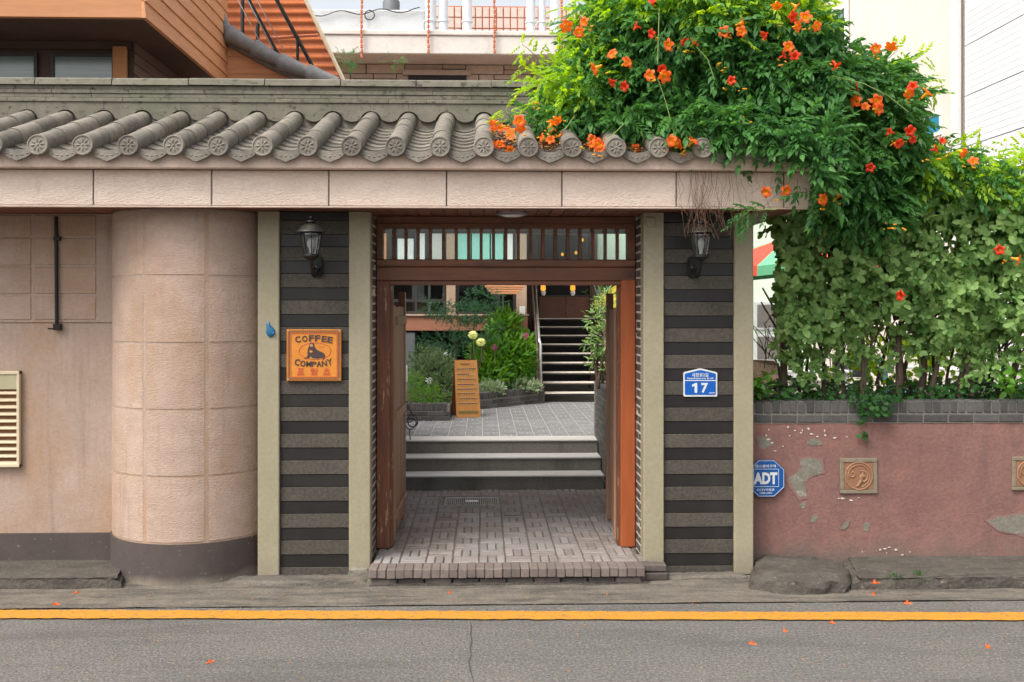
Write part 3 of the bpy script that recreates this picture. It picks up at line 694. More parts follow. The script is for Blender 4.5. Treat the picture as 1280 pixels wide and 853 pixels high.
# door leaves
def door(hx, ang, zlow, ztop, zstile, ln, label, mat, nplank=6):
    d = thing('door_leaf', (0, 0, 0), None, None); del_keys = [k for k in ('label', 'category') if k in d]
    d.parent = gate; d.location = Vector((hx, YG+.15, .15))-wloc(gate)
    d['label'] = label
    pw = (ln-.09)/nplank
    for i in range(nplank):
        MB().cbox(i*pw+.001, (i+1)*pw-.002, -.018, .010, zlow, ztop+rng.uniform(-.004, .004), .003).build_local('plank', mat, d)
    MB().cbox(ln-.085, ln, -.03, .032, zlow-.05, zstile, .005).build_local('stile', mat, d)
    MB().cbox(0, .07, -.028, .028, zlow-.04, ztop+.01, .005).build_local('stile', mat, d)
    for zz in (zlow+.12, (zlow+ztop)/2, ztop-.15):
        MB().cbox(.06, ln-.08, -.045, -.019, zz, zz+.07, .004).build_local('rail', mat, d)
    for zz in (zlow+.3, (zlow+zstile)*.62, zstile-.2):
        MB().tube([(ln-.01, .036, zz-.03), (ln+.012, .055, zz), (ln-.01, .036, zz+.03)], .006, 6).build_local('latch', M['steel'], d)
    d.rotation_euler = (0, 0, ang); return d
def build_local(s, name, mat, parent, smooth=False):
    me = s.mesh(name, mat, smooth); o = bpy.data.objects.new(name, me); col.objects.link(o); o.parent = parent; return o
MB.build_local = build_local
door(xli-.0, math.radians(89.0), .05, 1.90, 2.03, .93, 'old left door leaf swung inward', M['wood_door'])
door(xri-.005, math.radians(86.9), .05, 1.88, 2.02, .9, 'right door leaf swung inward', M['wood_door'])

# ------------------------------------------------------------------ gateway floor
FZ = .13
plat = thing('gateway_floor', (0, 7.3, 0), None, None); plat['kind'] = 'structure'
MB().box(XL+.02, XR-.02, 7.33, 7.86, 0, FZ-.011).box(XL-.19, XR+.12, 7.86, 10.45, 0, FZ-.008).build('joint_bed', M['sand'], plat)
xs0, xs1 = PX(460.5, 7.26), PX(805.5, 7.26)
M['paver_edge'] = pmat('edge_brick', (.17, .135, .118), (.12, .098, .088), 22, .85, .5, 150, .003, .14, stains=[((.08, .07, .06), 7, .55, .72, .6, (1, 1, 1))])
edge = brickmesh(.062, .19, .067, M['paver_edge'], .004, .0015, 'paving_brick')
x = xs0; 
while x < xs1-.03:
    put('paving_brick', rng.choice(edge), plat, (x+.031, 7.355+rng.uniform(-.004, .004), FZ-.0335+rng.uniform(-.002, .002)), (0, 0, rng.uniform(-.02, .02))); x += .0655
low = brickmesh(.19, .1, .055, M['brick_dark'], .008, .004, 'footing_brick')
x = xs0+.01
while x < xs1-.05:
    put('footing_brick', rng.choice(low), plat, (x+.1, 7.335+rng.uniform(-.006, .006), .030), (0, 0, rng.uniform(-.03, .03))); x += .2
lump('mortar_skirt', M['kerb'], [(xs0-.01, 7.275), (xs1+.06, 7.275), (xs1+.06, 7.33), (xs0-.01, 7.33)], .022, noise=.008, inner=.9, parent=None, kind='structure')
put('paving_brick', low[0], plat, (xs1+.10, 7.40, .035), (0, 0, .05)); put('paving_brick', low[1], plat, (xs1+.09, 7.41, .098), (0, 0, -.04)); 
pv = brickmesh(.188, .0565, .06, M['paver'], .005, .002, 'paving_brick')
blk = .2; cnt = 0; rest = MB(); j = 0; y = 7.455
dr = (PX(557, 10.0), PX(623, 10.0), onroad(590, 632, FZ).y, onroad(590, 622, FZ).y)
while y < 10.40:
    i = 0; x = XL-.18
    while x < XR+.1:
        inside = (x+.03 > XL and x+.17 < XR) or y > 7.86
        for q in range(3):
            horiz = (i+j) % 2 == 0
            if horiz: cx, cy, rz = x+.1, y+.033+q*.0665, 0
            else: cx, cy, rz = x+.033+q*.0665, y+.1, PI/2
            if y < 7.87 and not (cx-.09 > XL-.02 and cx+.09 < XR+.02): 
                if not (not horiz and XL < cx < XR): continue
            if dr[0]-.06 < cx < dr[1]+.06 and dr[2]-.04 < cy < dr[3]+.04: continue
            if cy > 10.41: continue
            dz = rng.uniform(-.0025, .0025); rz += rng.uniform(-.012, .012)
            vis = cx > XL+.05 or cy < 8.2
            if cnt < 280 and vis and -.95 < cx < 1.28 and not (cy > 9.2 and cx < -.8):
                put('paving_brick', rng.choice(pv), plat, (cx, cy, FZ-.03+dz), (0, 0, rz)); cnt += 1
            else:
                ca, sa = math.cos(rz), math.sin(rz); mb = MB().cbox(-.094, .094, -.028, .028, -.03, .03, .005, .002)
                rest.add([(cx+p[0]*ca-p[1]*sa, cy+p[0]*sa+p[1]*ca, FZ-.03+dz+p[2]) for p in mb.v], mb.f)
        x += blk; i += 1
    y += blk; j += 1
rest.build('paving_bricks_beyond', M['paver'], plat, kind='stuff')
# drain grate
dg = thing('drain_grate', ((dr[0]+dr[1])/2, (dr[2]+dr[3])/2, FZ), 'rectangular slotted steel drain grate set in the brick floor', 'drain grate')
x0, x1, y0, y1 = dr; g = MB()
g.cbox(x0, x1, y0, y0+.018, FZ-.03, FZ+.003, .002).cbox(x0, x1, y1-.018, y1, FZ-.03, FZ+.003, .002).cbox(x0, x0+.018, y0+.018, y1-.018, FZ-.03, FZ+.003, .002).cbox(x1-.018, x1, y0+.018, y1-.018, FZ-.03, FZ+.003, .002)
g.build('frame', M['steel'], dg)
nb = 26; bm_ = MB().box(-.004, .004, y0+.018, y1-.018, FZ-.025, FZ+.001).mesh('grate_bar', M['steel'])
for i in range(nb): put('grate_bar', bm_, dg, (x0+.02+(x1-x0-.04)*(i+.5)/nb, 0, 0))
MB().box(x0, x1, y0, y1, FZ-.06, FZ-.03).build('sump', M['rubber'], dg)
MB().cbox((x0+x1)/2-.06, (x0+x1)/2+.06, (y0+y1)/2-.03, (y0+y1)/2-.015, FZ+.001, FZ+.006, .001).cbox((x0+x1)/2-.06, (x0+x1)/2+.06, (y0+y1)/2+.015, (y0+y1)/2+.03, FZ+.001, FZ+.006, .001).build('handle', M['white'], dg)
# small drain
p = onroad(641, 643, FZ)
sdn = thing('floor_drain', (p.x, p.y, FZ), 'small square hole in the brick floor near the steps', 'drain')
MB().cbox(p.x-.07, p.x+.07, p.y-.06, p.y+.06, FZ-.01, FZ+.006, .002).build('cover', M['paver_grey'], sdn)
for dx, dy, wx, wy in ((-.075, 0, .004, .06), (.075, 0, .004, .06), (0, -.064, .078, .004)):
    MB().box(p.x+dx-wx, p.x+dx+wx, p.y+dy-wy, p.y+dy+wy, FZ-.005, FZ+.0045).build('joint', M['rubber'], sdn)

# ------------------------------------------------------------------ granite steps
R_, T_, S0 = .147, .30, 10.42
XS0, XS1 = XL-.19, 1.283
st = thing('granite_steps', (0, S0, FZ), 'three broad granite steps up from the gateway to the courtyard', 'steps')
for i in range(3):
    z0 = FZ+i*R_; y = S0+i*T_
    MB().cbox(XS0, XS1, y+.012, 11.4, z0-.02, z0+R_-.017, .003).build('riser', M['granite_step'], st)
    MB().cbox(XS0, XS1, y, y+T_+.011 if i < 2 else y+.35, z0+R_-.016, z0+R_, .003).build('tread', M['granite_tread'], st)
CZ = FZ+3*R_          # courtyard level

# ------------------------------------------------------------------ courtyard ground
sheet('courtyard_ground', M['gutter'], -8, 14, 11.3, 32, CZ-.045)
sheet('courtyard_ground', M['gutter'], 1.75, 14, 8.6, 11.3, CZ-.045)
cp = thing('courtyard_paving', (0, 12, CZ), None, None); cp['kind'] = 'structure'
pg = brickmesh(.188, .0565, .06, M['paver_grey'], .005, .0015, 'paving_brick')
MB().box(-1.8, 2.4, 11.35, 15.6, CZ-.04, CZ-.008).build('joint_bed', pmat('pale_joint', (.42, .41, .39), (.34, .33, .31), 30, .9, .2, rnd=0), cp)
cnt = 0; rest = MB(); y = 11.375; j = 0
while y < 15.5:
    x = -1.2; i = 0
    while x < 2.2:
        for q in range(3):
            if (i+j) % 2 == 0: cx, cy, rz = x+.1, y+.033+q*.0665, 0
            else: cx, cy, rz = x+.033+q*.0665, y+.1, PI/2
            dz = rng.uniform(-.002, .002); rz += rng.uniform(-.01, .01)
            if cnt < 280 and -.9 < cx < 1.5 and cy < 13.2: put('paving_brick', rng.choice(pg), cp, (cx, cy, CZ-.03+dz), (0, 0, rz)); cnt += 1
            else:
                ca, sa = math.cos(rz), math.sin(rz); mb = MB().cbox(-.094, .094, -.028, .028, -.03, .03, .005, .0015)
                rest.add([(cx+p[0]*ca-p[1]*sa, cy+p[0]*sa+p[1]*ca, CZ-.03+dz+p[2]) for p in mb.v], mb.f)
        x += .2; i += 1
    y += .2; j += 1
rest.build('paving_bricks_beyond', M['paver_grey'], cp, kind='stuff')

# planters
plr = thing('brick_planter', (1.4, 10.4, FZ), 'dark brick retaining planter right of the granite steps', 'planter')
brick_run(plr, (1.29, 11.45), (1.29, 8.9), FZ+.005, 1.20, M['brick_grey'], M['mortar'], normal=(-1, 0), maxn=400)
brick_run(plr, (1.9, 11.45), (1.29, 11.45), CZ, 1.20, M['brick_grey'], M['mortar'], normal=(0, 1))
MB().box(1.40, 1.9, 8.9, 11.34, 0, 1.14).build('soil_fill', M['soil'], plr)
pll = thing('brick_planter', (-.9, 12.9, CZ), 'low dark brick planter edge left of the menu board', 'planter')
xe_ = PX(562, 12.9)
brick_run(pll, (-2.4, 12.92), (xe_, 12.92), CZ-.005, CZ+.225, M['brick_grey'], M['mortar'], normal=(0, -1), top_rowlock=True)
brick_run(pll, (xe_, 12.95), (xe_, 14.2), CZ-.005, CZ+.16, M['brick_grey'], M['mortar'], normal=(1, 0))
MB().box(-2.4, xe_-.1, 13.03, 15.9, CZ-.05, CZ+.16).build('soil_fill', M['soil'], pll)
plm = thing('brick_planter', (.4, 14.6, CZ), 'low curved brick planter edge below the flowering bushes', 'planter')
brick_run(plm, (PX(598, 14.35), 14.35), (PX(674, 15.3), 15.3), CZ-.005, CZ+.235, M['brick_grey'], M['mortar'], normal=(1, -1.2), top_rowlock=True)
MB().prism([(PX(590, 14.5), 14.47), (PX(674, 15.3)-.03, 15.42), (.85, 17), (-.4, 17)], lambda u, v, t: (u, v, CZ-.05 if not t else CZ+.19)).build('soil_fill', M['soil'], plm)

# ------------------------------------------------------------------ pink garden wall
YP = 7.7
pw = thing('pink_garden_wall', (4, YP, 0), 'pink rendered garden wall with flaking patches under a dark brick coping', 'wall')
XP0 = R1[1]; zc = 1.142
m = MB(); nx, nz = 90, 18; vs = []
for k in range(nz+1):
    for i in range(nx+1):
        vs.append((XP0+(9-XP0)*i/nx, YP+rng.uniform(-.003, .003), zc*k/nz))
m.add(vs, [(k*(nx+1)+i, k*(nx+1)+i+1, (k+1)*(nx+1)+i+1, (k+1)*(nx+1)+i) for k in range(nz) for i in range(nx)])
m.build('render_face', M['pinkwall'], pw, smooth=True)
MB().box(XP0-.25, 9, YP+.006, YP+.25, 0, zc+.0).build('wall_body', M['mortar_dark'], pw)
brick_run(pw, (XP0, YP-.015), (9, YP-.015), zc+.002, zc+.165, M['brick_grey'], M['mortar'], normal=(0, -1), top_rowlock=True, maxn=200)
MB().box(XP0, 9, YP+.19, YP+.25, zc, zc+.15).build('coping_back', M['mortar_dark'], pw)
def blob(cx, cy, rx, ry, n=26, rough=.35, rot=0):
    ph = [rng.uniform(0, 6.28) for _ in range(4)]; out = []
    for i in range(n):
        t = 2*PI*i/n; r = 1+rough*(.5*math.sin(2*t+ph[0])+.35*math.sin(3*t+ph[1])+.3*math.sin(5*t+ph[2])+.2*math.sin(9*t+ph[3]))
        u, v = rx*r*math.cos(t), ry*r*math.sin(t)
        out.append((cx+u*math.cos(rot)-v*math.sin(rot), cy+u*math.sin(rot)+v*math.cos(rot)))
    return out
def patch(poly_px, mat, name='cement_patch', Y=YP-.0045, th=.003, parent=pw, **pr):
    pts = [P(a, b, Y) for a, b in poly_px]
    m = MB().prism([(p.x, p.z) for p in pts], lambda u, v, t: (u, Y if not t else Y+th, v))
    return m.build(name, mat, parent, **pr)
cem = [(1000, 575), (1012, 573), (1026, 576), (1027, 592), (1012, 597), (1005, 603), (1009, 620), (1000, 622), (990, 606), (986, 597), (998, 591), (1002, 583)]
def rag(poly, amp=1.2, sub=3):
    out = []
    for i in range(len(poly)):
        a, b = poly[i], poly[(i+1) % len(poly)]
        for k in range(sub): out.append((a[0]+(b[0]-a[0])*k/sub+rng.uniform(-amp, amp), a[1]+(b[1]-a[1])*k/sub+rng.uniform(-amp, amp)))
    return out
M['undercoat'] = pmat('pale_undercoat', (0.238, 0.139, 0.124), (0.185, 0.110, 0.096), 20, .95, .6, 70, .004, 0)
for poly_ in (cem, [(1235, 652), (1248, 646), (1262, 646), (1300, 638), (1300, 676), (1275, 668), (1250, 664)], [(948, 546), (962, 548), (964, 557), (955, 562), (948, 558)]):
    cx_ = sum(q[0] for q in poly_)/len(poly_); cy_ = sum(q[1] for q in poly_)/len(poly_)
    patch(rag([(cx_+(q[0]-cx_)*1.1+(1 if q[0] > cx_ else -1)*1.2, cy_+(q[1]-cy_)*1.08+(1 if q[1] > cy_ else -1)*1.2) for q in poly_], 1.4), M['undercoat'], 'undercoat_patch', YP-.0036, .002)
patch(rag(cem), M['cement'])
patch(rag([(1235, 652), (1248, 646), (1262, 646), (1300, 638), (1300, 676), (1275, 668), (1250, 664)]), M['cement'])
patch(rag([(948, 546), (962, 548), (964, 557), (955, 562), (948, 558)], .8), M['cement'])
for (cx, cy, rx, ry, rt) in ((1057, 657, 8, 2.5, -.9), (1018, 553, 8, 5, 0), (1004, 632, 3, 4, 0), (1018, 648, 5, 4, -.8), (1083, 659, 5, 5, 0)):
    patch(blob(cx, cy, rx, ry, rot=rt), M['cement'])
M['fleck'] = flat('old_white_paint', (.62, .58, .52), .8)
for _ in range(34):
    cx, cy = rng.choice([(965, 545), (1035, 540), (994, 538), (1100, 690), (1060, 620), (980, 560)]); 
    patch(blob(cx+rng.gauss(0, 16), cy+rng.gauss(0, 6), rng.uniform(.6, 2.6), rng.uniform(.5, 1.6), 9), M['fleck'], 'paint_fleck', YP-.0058, .002)
M['terra_relief'] = pmat('terracotta_relief', (0.306, 0.170, 0.093), (0.238, 0.128, 0.072), 18, .8, .4, 90, .002, .05)
def insert(px0, px1, py0, py1, label):
    t = thing('relief_tile', (PX((px0+px1)/2, YP), YP-.01, PZ(px0, py1, YP)), label, 'decorative tile', 'terracotta relief tiles set in the pink wall')
    x0, x1, z0, z1 = PX(px0, YP), PX(px1, YP), PZ(px0, py1, YP), PZ(px0, py0, YP); b = .03
    Y = YP-.018
    fr = MB().cbox(x0, x1, Y, YP+.01, z1-b, z1, .004, .001).cbox(x0, x1, Y, YP+.01, z0, z0+b, .004, .001).cbox(x0, x0+b, Y+.001, YP+.01, z0+b, z1-b, .004, .001).cbox(x1-b, x1, Y+.001, YP+.01, z0+b, z1-b, .004, .001)
    fr.build('mortar_frame', M['terra_frame'], t)
    MB().cbox(x0+b, x1-b, Y+.005, YP+.01, z0+b, z1-b, .005).build('tile', M['terracotta'], t)
    cx, cz = (x0+x1)/2, (z0+z1)/2; Rr = (x1-x0)/2-b-.008; yy = Y+.004
    rel = MB()
    rel.tube([(cx+Rr*.97*math.cos(a*PI/14), yy, cz+Rr*.97*math.sin(a*PI/14)) for a in range(29)], .0075, 6)
    rel.tube([(cx+Rr*.80*math.cos(a*PI/14)*1.0, yy, cz+Rr*.80*math.sin(a*PI/14)) for a in range(-6, 16)], .0065, 6)
    rel.tube([(cx+Rr*.3+Rr*(.08+.034*a)*math.cos(a*.52+.6)*.72, yy, cz-Rr*.1+Rr*(.08+.034*a)*math.sin(a*.52+.6)*.85) for a in range(16)], [.006+.0005*(15-a) for a in range(16)], 6)
    rel.tube([(cx-Rr*.45+Rr*(.06+.03*a)*math.cos(-a*.5+2)*.8, yy, cz+Rr*.2+Rr*(.06+.03*a)*math.sin(-a*.5+2)) for a in range(15)], [.006]*15, 6)
    rel.tube([(cx-Rr*.2+Rr*.55*u-.0, yy, cz-Rr*.75+Rr*1.15*u*u) for u in (0, .25, .5, .75, 1)], [.005, .011, .013, .010, .005], 6)
    rel.build('relief', M['terra_relief'], t, smooth=True)
insert(1049.5, 1096, 573, 617, 'terracotta relief tile with swirl, nearer the blue octagon sign')
insert(1264.5, 1311, 571, 613, 'orange terracotta relief tile cut by the right edge of view')

# ------------------------------------------------------------------ lettering
def textmesh(s, bold=0.0, font_res=3):
    cu = bpy.data.curves.new('t', 'FONT'); cu.body = s; cu.size = 1; cu.extrude = 0; cu.offset = bold; cu.resolution_u = font_res
    cu.align_x = 'CENTER'
    o = bpy.data.objects.new('t', cu); col.objects.link(o)
    dg_ = bpy.context.evaluated_depsgraph_get(); me = o.evaluated_get(dg_).to_mesh()
    vs = [tuple(v.co) for v in me.vertices]; fs = [tuple(p.vertices) for p in me.polygons]
    o.evaluated_get(dg_).to_mesh_clear(); bpy.data.objects.remove(o); bpy.data.curves.remove(cu)
    return vs, fs
def lettering(name, s, cx, cz, Y, W, H, mat, parent, bold=.0, rot=0, arcf=None, frame=None):
    """letters fitted into a W x H box centred at (cx, cz); frame(u, w) maps local to world for tilted boards"""
    vs, fs = textmesh(s, bold)
    if not vs: return
    xs = [v[0] for v in vs]; ys = [v[1] for v in vs]; x0, x1, y0, y1 = min(xs), max(xs), min(ys), max(ys)
    m = MB(); out = []
    for v in vs:
        u = (v[0]-(x0+x1)/2)/(x1-x0)*W; k = (v[1]-(y0+y1)/2)/(y1-y0)*H
        if arcf: k = k*(1+arcf[1]*(2*u/W)**2)+arcf[0]*(2*u/W)**2
        out.append(frame(cx+u, cz+k) if frame else (cx+u*math.cos(rot)-k*math.sin(rot), Y, cz+u*math.sin(rot)+k*math.cos(rot)))
    m.add(out, fs)
    off = wloc(parent); me = m.mesh(name, mat, False, off, recalc=False)
    o = bpy.data.objects.new(name, me); col.objects.link(o); o.parent = parent; return o
def pxpoly(poly, Y, th, mat, name, parent):
    pts = [P(a, b, Y) for a, b in poly]
    return MB().prism([(p.x, p.z) for p in pts], lambda u, v, t: (u, Y if not t else Y+th, v)).build(name, mat, parent)
def rrect(x0, x1, y0, y1, r, n=4):
    out = []
    for cx, cy, a in ((x1-r, y1-r, 0), (x0+r, y1-r, 90), (x0+r, y0+r, 180), (x1-r, y0+r, 270)):
        for i in range(n+1): t = math.radians(a+90*i/n); out.append((cx+r*math.cos(t), cy+r*math.sin(t)))
    return out

# coffee sign
YS = 7.51; s1 = 1/10.66
def cs(u, v): return (350+u*s1, 405+v*s1)
sign = thing('coffee_sign', (PX(392, YS), YS, PZ(392, 476, YS)), 'square orange sign reading COFFEE COMPANY with a seal, on striped granite', 'sign')
x0, x1 = PX(358.6, YS), PX(426.6, YS); z1, z0 = PZ(392, 412, YS), PZ(392, 476.5, YS)
MB().cbox(x0, x1, YS-.008, 7.526, z0, z1, .003).build('board', M['sign_orange'], sign)
yy = YS-.0105
def ring(x0, x1, z0, z1, t, mat, name, Y=yy):
    MB().box(x0, x1, Y, Y+.002, z1-t, z1).box(x0, x1, Y, Y+.002, z0, z0+t).box(x0, x0+t, Y, Y+.002, z0+t, z1-t).box(x1-t, x1, Y, Y+.002, z0+t, z1-t).build(name, mat, sign)
ring(x0+.008, x1-.008, z0+.008, z1-.008, .004, M['sign_brown'], 'border_line')
ring(x0+.029, x1-.029, z0+.029, z1-.029, .004, M['sign_red'], 'border_line')
pat = MB()
nn_ = 26
for i in range(nn_):
    for (ax, fx) in ((0, 0), (0, 1), (1, 0), (1, 1)):
        u = (i+.5)/nn_; Lx = x1-x0-.04; Lz = z1-z0-.04
        if ax == 0: cx = x0+.02+u*Lx; cz = (z0+.0205) if fx else (z1-.0205)
        else: cz = z0+.02+u*Lz; cx = (x0+.0205) if fx else (x1-.0205)
        pat.box(cx-.0038, cx+.0038, yy, yy+.002, cz-.0048, cz+.0048)
pat.build('border_pattern', M['sign_brown'], sign, kind='stuff')
for ch, u, v, rt in (('C', 238, 208, .18), ('O', 330, 200, .08), ('F', 420, 192, .02), ('F', 502, 192, -.02), ('E', 590, 202, -.08), ('E', 668, 214, -.16)):
    p = P(*cs(u, v), yy); lettering('letter', ch, p.x, p.z, yy-.001, .040, .047, M['sign_dark'], sign, .03, rt)
for ch, u, v, rt, hh in (('C', 230, 512, -.22, .050), ('O', 305, 530, -.12, .046), ('M', 382, 535, -.05, .042), ('P', 452, 537, 0, .040), ('A', 520, 535, .05, .042), ('N', 590, 528, .12, .045), ('Y', 662, 510, .22, .05)):
    p = P(*cs(u, v), yy); lettering('letter', ch, p.x, p.z, yy-.001, .038, hh, M['sign_dark'], sign, .03, rt)
for ch, u in (('프', 275), ('릳', 452), ('츠', 622)):
    p = P(*cs(u, 628), yy); lettering('letter', ch, p.x, p.z, yy-.001, .050, .044, M['sign_red'], sign, .02)
for u in (275, 452, 622):
    p = P(*cs(u, 678), yy); MB().box(p.x-.026, p.x+.026, yy, yy+.002, p.z-.003, p.z+.003).build('underline', M['sign_red'], sign)
c = P(*cs(465, 362), yy)
MB().tube([(c.x+.119*math.cos(a*PI/24), yy+.001, c.z+.063*math.sin(a*PI/24)) for a in range(49)], .002, 5, cap=False).build('oval_line', M['sign_red'], sign)
body = [(390, 285), (398, 262), (412, 250), (432, 250), (448, 262), (458, 282), (464, 310), (484, 340), (520, 362), (560, 378), (588, 398), (602, 425), (600, 450), (586, 470), (565, 474), (575, 456), (548, 458), (500, 462), (452, 460), (425, 452), (410, 425), (395, 440), (385, 462), (340, 462), (318, 470), (330, 452), (356, 444), (368, 415), (364, 375), (372, 330), (384, 310)]
pxpoly([cs(*q) for q in body], yy-.0005, .002, M['sign_dark'], 'seal_body', sign)
pxpoly([cs(*q) for q in [(398, 282), (408, 272), (425, 270), (438, 280), (438, 300), (424, 310), (408, 306), (398, 296)]], yy-.0015, .001, M['sign_tan'], 'seal_face', sign)
pxpoly([cs(*q) for q in [(388, 360), (402, 350), (420, 356), (438, 370), (425, 384), (400, 384)]], yy-.0015, .001, M['sign_orange'], 'seal_cup', sign)
pxpoly([cs(*q) for q in [(400, 458), (460, 464), (500, 466), (498, 470), (440, 472), (400, 470)]], yy-.0015, .001, M['sign_tan'], 'seal_base', sign)
p = P(*cs(555, 305), yy); lettering('letter', 'Fritz', p.x, p.z, yy-.001, .036, .011, M['sign_red'], sign, 0)

scm_ = MB().lathe([(.004, 0), (.004, -.002), (.001, -.003)], (0, 0, 0), 10, axis='Y').mesh('screw', M['steel'])
for sx_ in (x0+.013, x1-.013):
    for sz_ in (z0+.013, z1-.013): put('screw', scm_, sign, (sx_, YS-.0115, sz_))
# number plate
YN = 7.52; s2 = 1/15.52
def ns(u, v): return (845+u*s2, 450+v*s2)
npl = thing('number_plate', (PX(875, YN), YN, PZ(875, 495, YN)), 'blue house-shaped number plate reading 17 on striped granite', 'number plate')
outer = [(145, 690), (150, 705), (165, 712), (780, 712), (795, 705), (800, 690), (800, 262), (790, 246), (765, 234), (510, 172), (475, 166), (440, 172), (175, 236), (152, 250), (145, 270)]
inner = [(172, 664), (176, 676), (190, 680), (755, 680), (768, 676), (772, 664), (772, 280), (765, 268), (750, 262), (505, 203), (475, 198), (445, 203), (192, 264), (178, 272), (172, 284)]
pxpoly([ns(*q) for q in outer], YN-.006, .012, M['sign_white'], 'plate', npl)
pxpoly([ns(*q) for q in inner], YN-.008, .003, M['plate_blue'], 'blue_field', npl)
yy = YN-.0095
pxpoly([ns(*q) for q in [(172, 394), (772, 394), (772, 410), (172, 410)]], yy, .002, M['sign_white'], 'dividing_line', npl)
sp_ = PX(900, YN)-PX(899, YN)
p = P(*ns(468, 292), yy); lettering('lettering', '새창로2길', p.x, p.z, yy, 318*s2*sp_, 76*s2*sp_, M['sign_white'], npl, .015)
p = P(*ns(468, 362), yy); lettering('lettering', 'Saechang-ro 2-gil', p.x, p.z, yy, 505*s2*sp_, 44*s2*sp_, M['sign_white'], npl, .02)
p = P(*ns(365, 545), yy); pxpoly([ns(*q) for q in [(362, 640), (362, 508), (312, 524), (312, 486), (378, 450), (412, 450), (412, 640)]], yy, .002, M['sign_white'], 'numeral_one', npl)
p = P(*ns(555, 545), yy); lettering('lettering', '7', p.x, p.z, yy, 132*s2*sp_, 190*s2*sp_, M['sign_white'], npl, .035)
pxpoly([ns(*q) for q in [(640, 636), (752, 636), (752, 650), (640, 650)]], yy, .002, M['sign_white'], 'small_print', npl)

# octagonal security sign
YA = 7.665; s3 = 1/7.314
def as_(u, v): return (935+u*s3, 565+v*s3)
adt = thing('security_sign', (PX(960, YA), YA, PZ(960, 621, YA)), 'blue octagonal ADT security sign on the pink wall beside the post', 'sign')
def octa(k): return [as_(190+(u-190)*k, 243+(v-243)*k) for u, v in [(95, 75), (240, 75), (333, 162), (333, 325), (240, 412), (95, 412), (42, 362), (42, 125)]]
pxpoly(octa(1.0), YA, .012, M['adt_blue'], 'plate', adt)
def outline(poly, t, Y, mat, name):
    m = MB(); pts = [P(a, b, Y) for a, b in poly]
    for a, b in zip(pts, pts[1:]+pts[:1]): m.tube([a, b], t, 4)
    m.build(name, mat, adt)
outline(octa(.955), .0022, YA-.001, M['sign_white'], 'border_line')
outline([as_(*q) for q in [(52, 158), (280, 158), (280, 318), (52, 318)]], .0022, YA-.001, M['sign_white'], 'box_line')
yy = YA-.003; sp_ = PX(960, YA)-PX(959, YA)
p = P(*as_(160, 242), yy); lettering('lettering', 'ADT', p.x, p.z, yy, 218*s3*sp_, 108*s3*sp_, M['sign_white'], adt, .05)
p = P(*as_(160, 131), yy); lettering('lettering', '캡스경비구역', p.x, p.z, yy, 190*s3*sp_, 27*s3*sp_, M['sign_white'], adt, .02)
p = P(*as_(162, 347), yy); lettering('lettering', 'CCTV작동중', p.x, p.z, yy, 162*s3*sp_, 23*s3*sp_, M['sign_white'], adt, .02)
p = P(*as_(164, 376), yy); lettering('lettering', '1588-6400', p.x, p.z, yy, 112*s3*sp_, 15*s3*sp_, M['sign_white'], adt, .02)

# little blue bird on the post
M['bird_blue'] = flat('bird_blue', (0.013, 0.122, 0.248), .5)
bt = thing('blue_bird_ornament', (PX(337, 7.49), 7.49, PZ(337, 421, 7.49)), 'tiny blue bird-shaped ornament stuck on the leftmost cream post', 'ornament')
bp_ = [(332.5, 403), (336, 402.5), (337.5, 407), (341, 409.5), (343.6, 413.5), (342.5, 419), (339, 422), (335, 421), (332.3, 416), (333, 410)]
pts = [P(a, b, 7.49) for a, b in bp_]; cxx = sum(p.x for p in pts)/len(pts); czz = sum(p.z for p in pts)/len(pts)
m = MB(); vs = []; n = len(pts)
for s_, yq in ((1, 7.4995), (1, 7.494), (.8, 7.486), (.4, 7.481)):
    for p in pts: vs.append((cxx+(p.x-cxx)*s_, yq, czz+(p.z-czz)*s_))
m.add(vs, [(r*n+i, r*n+(i+1) % n, (r+1)*n+(i+1) % n, (r+1)*n+i) for r in range(3) for i in range(n)]+[tuple(range(3*n, 4*n))])
m.build('body', M['bird_blue'], bt, smooth=True)
p = P(341, 416, 7.48); MB().prism([(p.x-.008, p.z-.014), (p.x+.007, p.z-.008), (p.x+.008, p.z+.012), (p.x-.004, p.z+.006)], lambda u, v, t: (u, 7.478+.01*t, v)).build('wing', flat('wing_blue', (.02, .17, .42)), bt)

